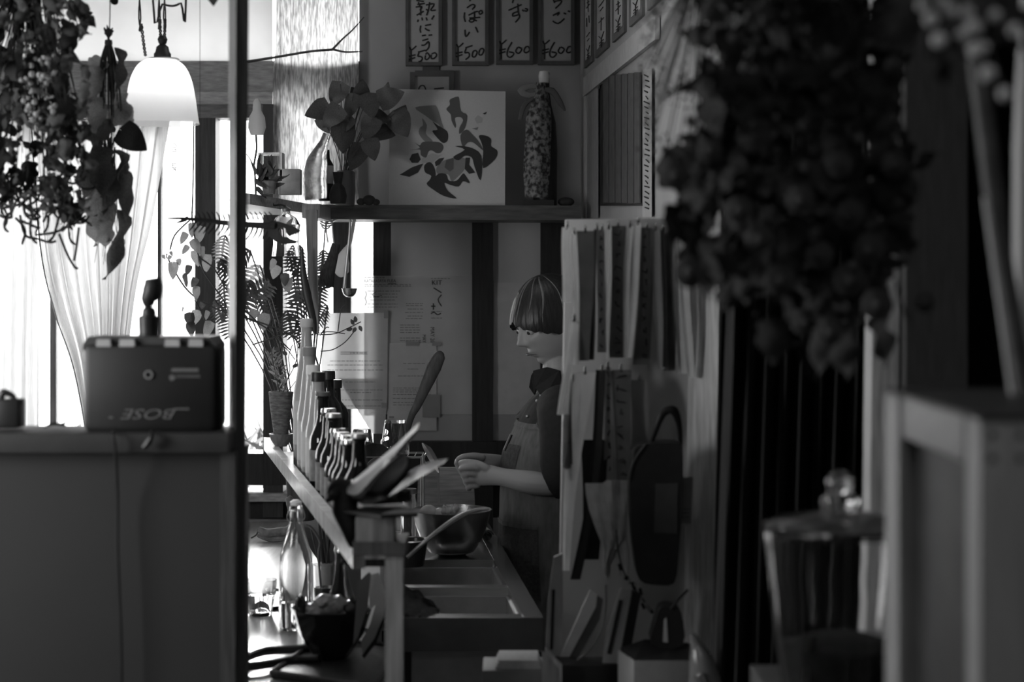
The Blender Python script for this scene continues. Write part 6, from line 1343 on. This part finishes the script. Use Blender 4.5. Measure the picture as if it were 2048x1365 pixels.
bm = nb(); t.lathe(bm, 1680, [(150, 1058), (152, 1048), (120, 1036), (60, 1026), (34, 1022), (40, 1008), (38, 996), (24, 986), (28, 972), (28, 960), (18, 946), (0, 940)] + [(0, 946), (14, 952), (22, 966), (16, 986), (30, 1000), (26, 1018), (58, 1031), (118, 1041), (145, 1056)], 0, 48); t.part('lid', bm, M_glass)
bm = nb(); t.lathe(bm, 1680, [(0, b - 12), (96, b - 14), (112, 1330), (116, 1290), (60, 1270), (0, 1276)], 0, 24, wob=lambda a, z: 1 + .03 * math.sin(5 * a)); t.part('contents', bm, mat('jar_contents', .05, .8, amp=.6, scale=40, bump=.5))
bm = nb(); t.tube(bm, [(1612, 1370, -.05), (1618, 1320, -.05), (1628, 1278, -.05)], [4, 5, 8], 8, 3); t.part('scoop', bm, VS['l'])
# hanging dark bouquet
t, rp, ins = bunch('dark_bouquet', 'huge dark out-of-focus hanging bouquet of dried flowers in the right foreground', 1620, -200, 2.15,
   [(1430, -80), (1790, -80), (1800, 200), (1830, 330), (1820, 480), (1790, 600), (1740, 640), (1640, 690), (1560, 640), (1480, 600), (1430, 560), (1400, 470), (1350, 430), (1330, 330), (1400, 200)], 150, LCD, 50, 120, (1620, -200), depth=.12, wr=.75)
for i in range(145):
    x, y = rp(); l = R.uniform(45, 110); lf(t.o, LCD, t.L(x, y, R.uniform(-.12, .12)), l * t.s, l * .8 * t.s, R.uniform(-180, 180), R.uniform(-90, 90), R.uniform(-60, 60))
bm = nb(); 
for i in range(260):
    x, y = rp(); b_ball(bm, t.L(x, y, R.uniform(-.14, .05)), R.uniform(5, 12) * t.s, 6, 4)
o_ = t.part('small_blossoms', bm, mat('dull_blossom', .04, .9, amp=.4)); o_['kind'] = 'stuff'
def flower(t, x, y, r_, m, dy=-.1):
    bm = nb(); n = 9
    for k in range(n):
        a = 2 * math.pi * k / n; c = t.L(x + math.cos(a) * r_ * .45, y + math.sin(a) * r_ * .45, dy); b_ball(bm, c, r_ * .5 * t.s, 8, 6, (1, .6, 1))
    b_ball(bm, t.L(x, y, dy - .01), r_ * .4 * t.s, 8, 6); t.part('flower_head', bm, m)
M_bl = mat('dull_petal', .05, .8, amp=.3)
for x, y, r_ in ((1380, 545, 34), (1560, 560, 34), (1610, 645, 30), (1660, 665, 28), (1700, 560, 36), (1740, 500, 34), (1755, 610, 34), (1640, 510, 30), (1850, 605, 22), (1480, 420, 30), (1350, 350, 32), (1420, 300, 26), (1700, 430, 34), (1790, 330, 28), (1790, 130, 22), (1600, 400, 30), (1520, 480, 32), (1680, 330, 28), (1560, 300, 26)):
    flower(t, x, y, r_, M_bl, R.uniform(-.14, -.05))
for q in ([(1340, 180), (1375, 165), (1400, 150), (1408, 120), (1412, 150), (1420, 175)], ):
    bm = nb(); t.poly(bm, [(1332, 183), (1368, 168), (1398, 150), (1402, 112), (1412, 108), (1424, 140), (1440, 182), (1400, 184)], -.02, .01); t.part('pointed_leaf', bm, M_dryd, smooth=False)
bm = nb(); t.tube(bm, [(1620, -200, 0), (1620, -300, 0), (1620, -1130, 0)], 2, 6); t.part('string', bm, M_stem)
bm = nb(); t.tube(bm, [(1790, 560, 0), (1800, 600, 0), (1816, 640, 0)], 3, 6, 3); t.part('twig', bm, M_dryd)
t = Th('wispy_sprays', 'wispy fine sprays hanging left of the big dark bouquet over the cards', 'dried flowers', 1370, -100, 2.5)
bm = nb(); bs = nb()
for i in range(60):
    x = R.uniform(1270, 1410); y = R.uniform(0, 340) - (1410 - x) * .35; y = max(y, 5)
    t.tube(bs, [(1400, -100, 0), ((1400 + x) / 2 + 8, y * .5 - 60, 0), (x, y, R.uniform(-.03, .03))], .9, 4, 3)
    for k in range(7): b_ball(bm, t.L(x + R.gauss(0, 9), y + R.gauss(0, 14), R.uniform(-.03, .03)), R.uniform(1.5, 4) * t.s, 5, 4)
o_ = t.part('tiny_blossoms', bm, mat('tiny_blossom', .10, .9, amp=.4)); o_['kind'] = 'stuff'
o_ = t.part('fine_stems', bs, M_stem); o_['kind'] = 'stuff'
bm = nb(); t.tube(bm, [(1400, -100), (1400, -880)], 1.2, 5); t.part('string', bm, M_stem)
t = Th('berry_spray', 'pale round berries blurred in the upper right corner', 'berries', 1940, -60, 1.45)
bm = nb()
for x, y, r_ in ((1862, 38, 15), (1878, 80, 15), (1905, 22, 12), (1948, 55, 16), (1935, 25, 13), (1952, 100, 16), (1968, 95, 11), (1976, 148, 17), (2010, 188, 14), (1845, 10, 12), (1925, 70, 12), (1990, 30, 12), (2030, 60, 14), (1885, 5, 12)):
    bm2 = nb(); b_ball(bm2, t.L(x, y, 0), r_ * t.s, 12, 8); t.part('berry', bm2, mat('berry_pale', .55 if y < 140 else .6, .7, amp=.2))
    t.tube(bm, [(x, y, 0), ((x + 1930) / 2, y * .5 - 20, 0), (1935, -60, 0)], 2, 5, 3)
o_ = t.part('stems', bm, M_stem); o_['kind'] = 'stuff'
bm = nb(); t.tube(bm, [(1935, -60), (1935, -1940)], 1.5, 5); t.part('string', bm, M_stem)
for i in range(26):
    x = R.uniform(1850, 2060); y = R.uniform(-60, 100); lf(t.o, LCD, t.L(x, y, R.uniform(.0, .08)), 90 * t.s, 50 * t.s, R.uniform(-180, 180), R.uniform(-80, 80), 0)
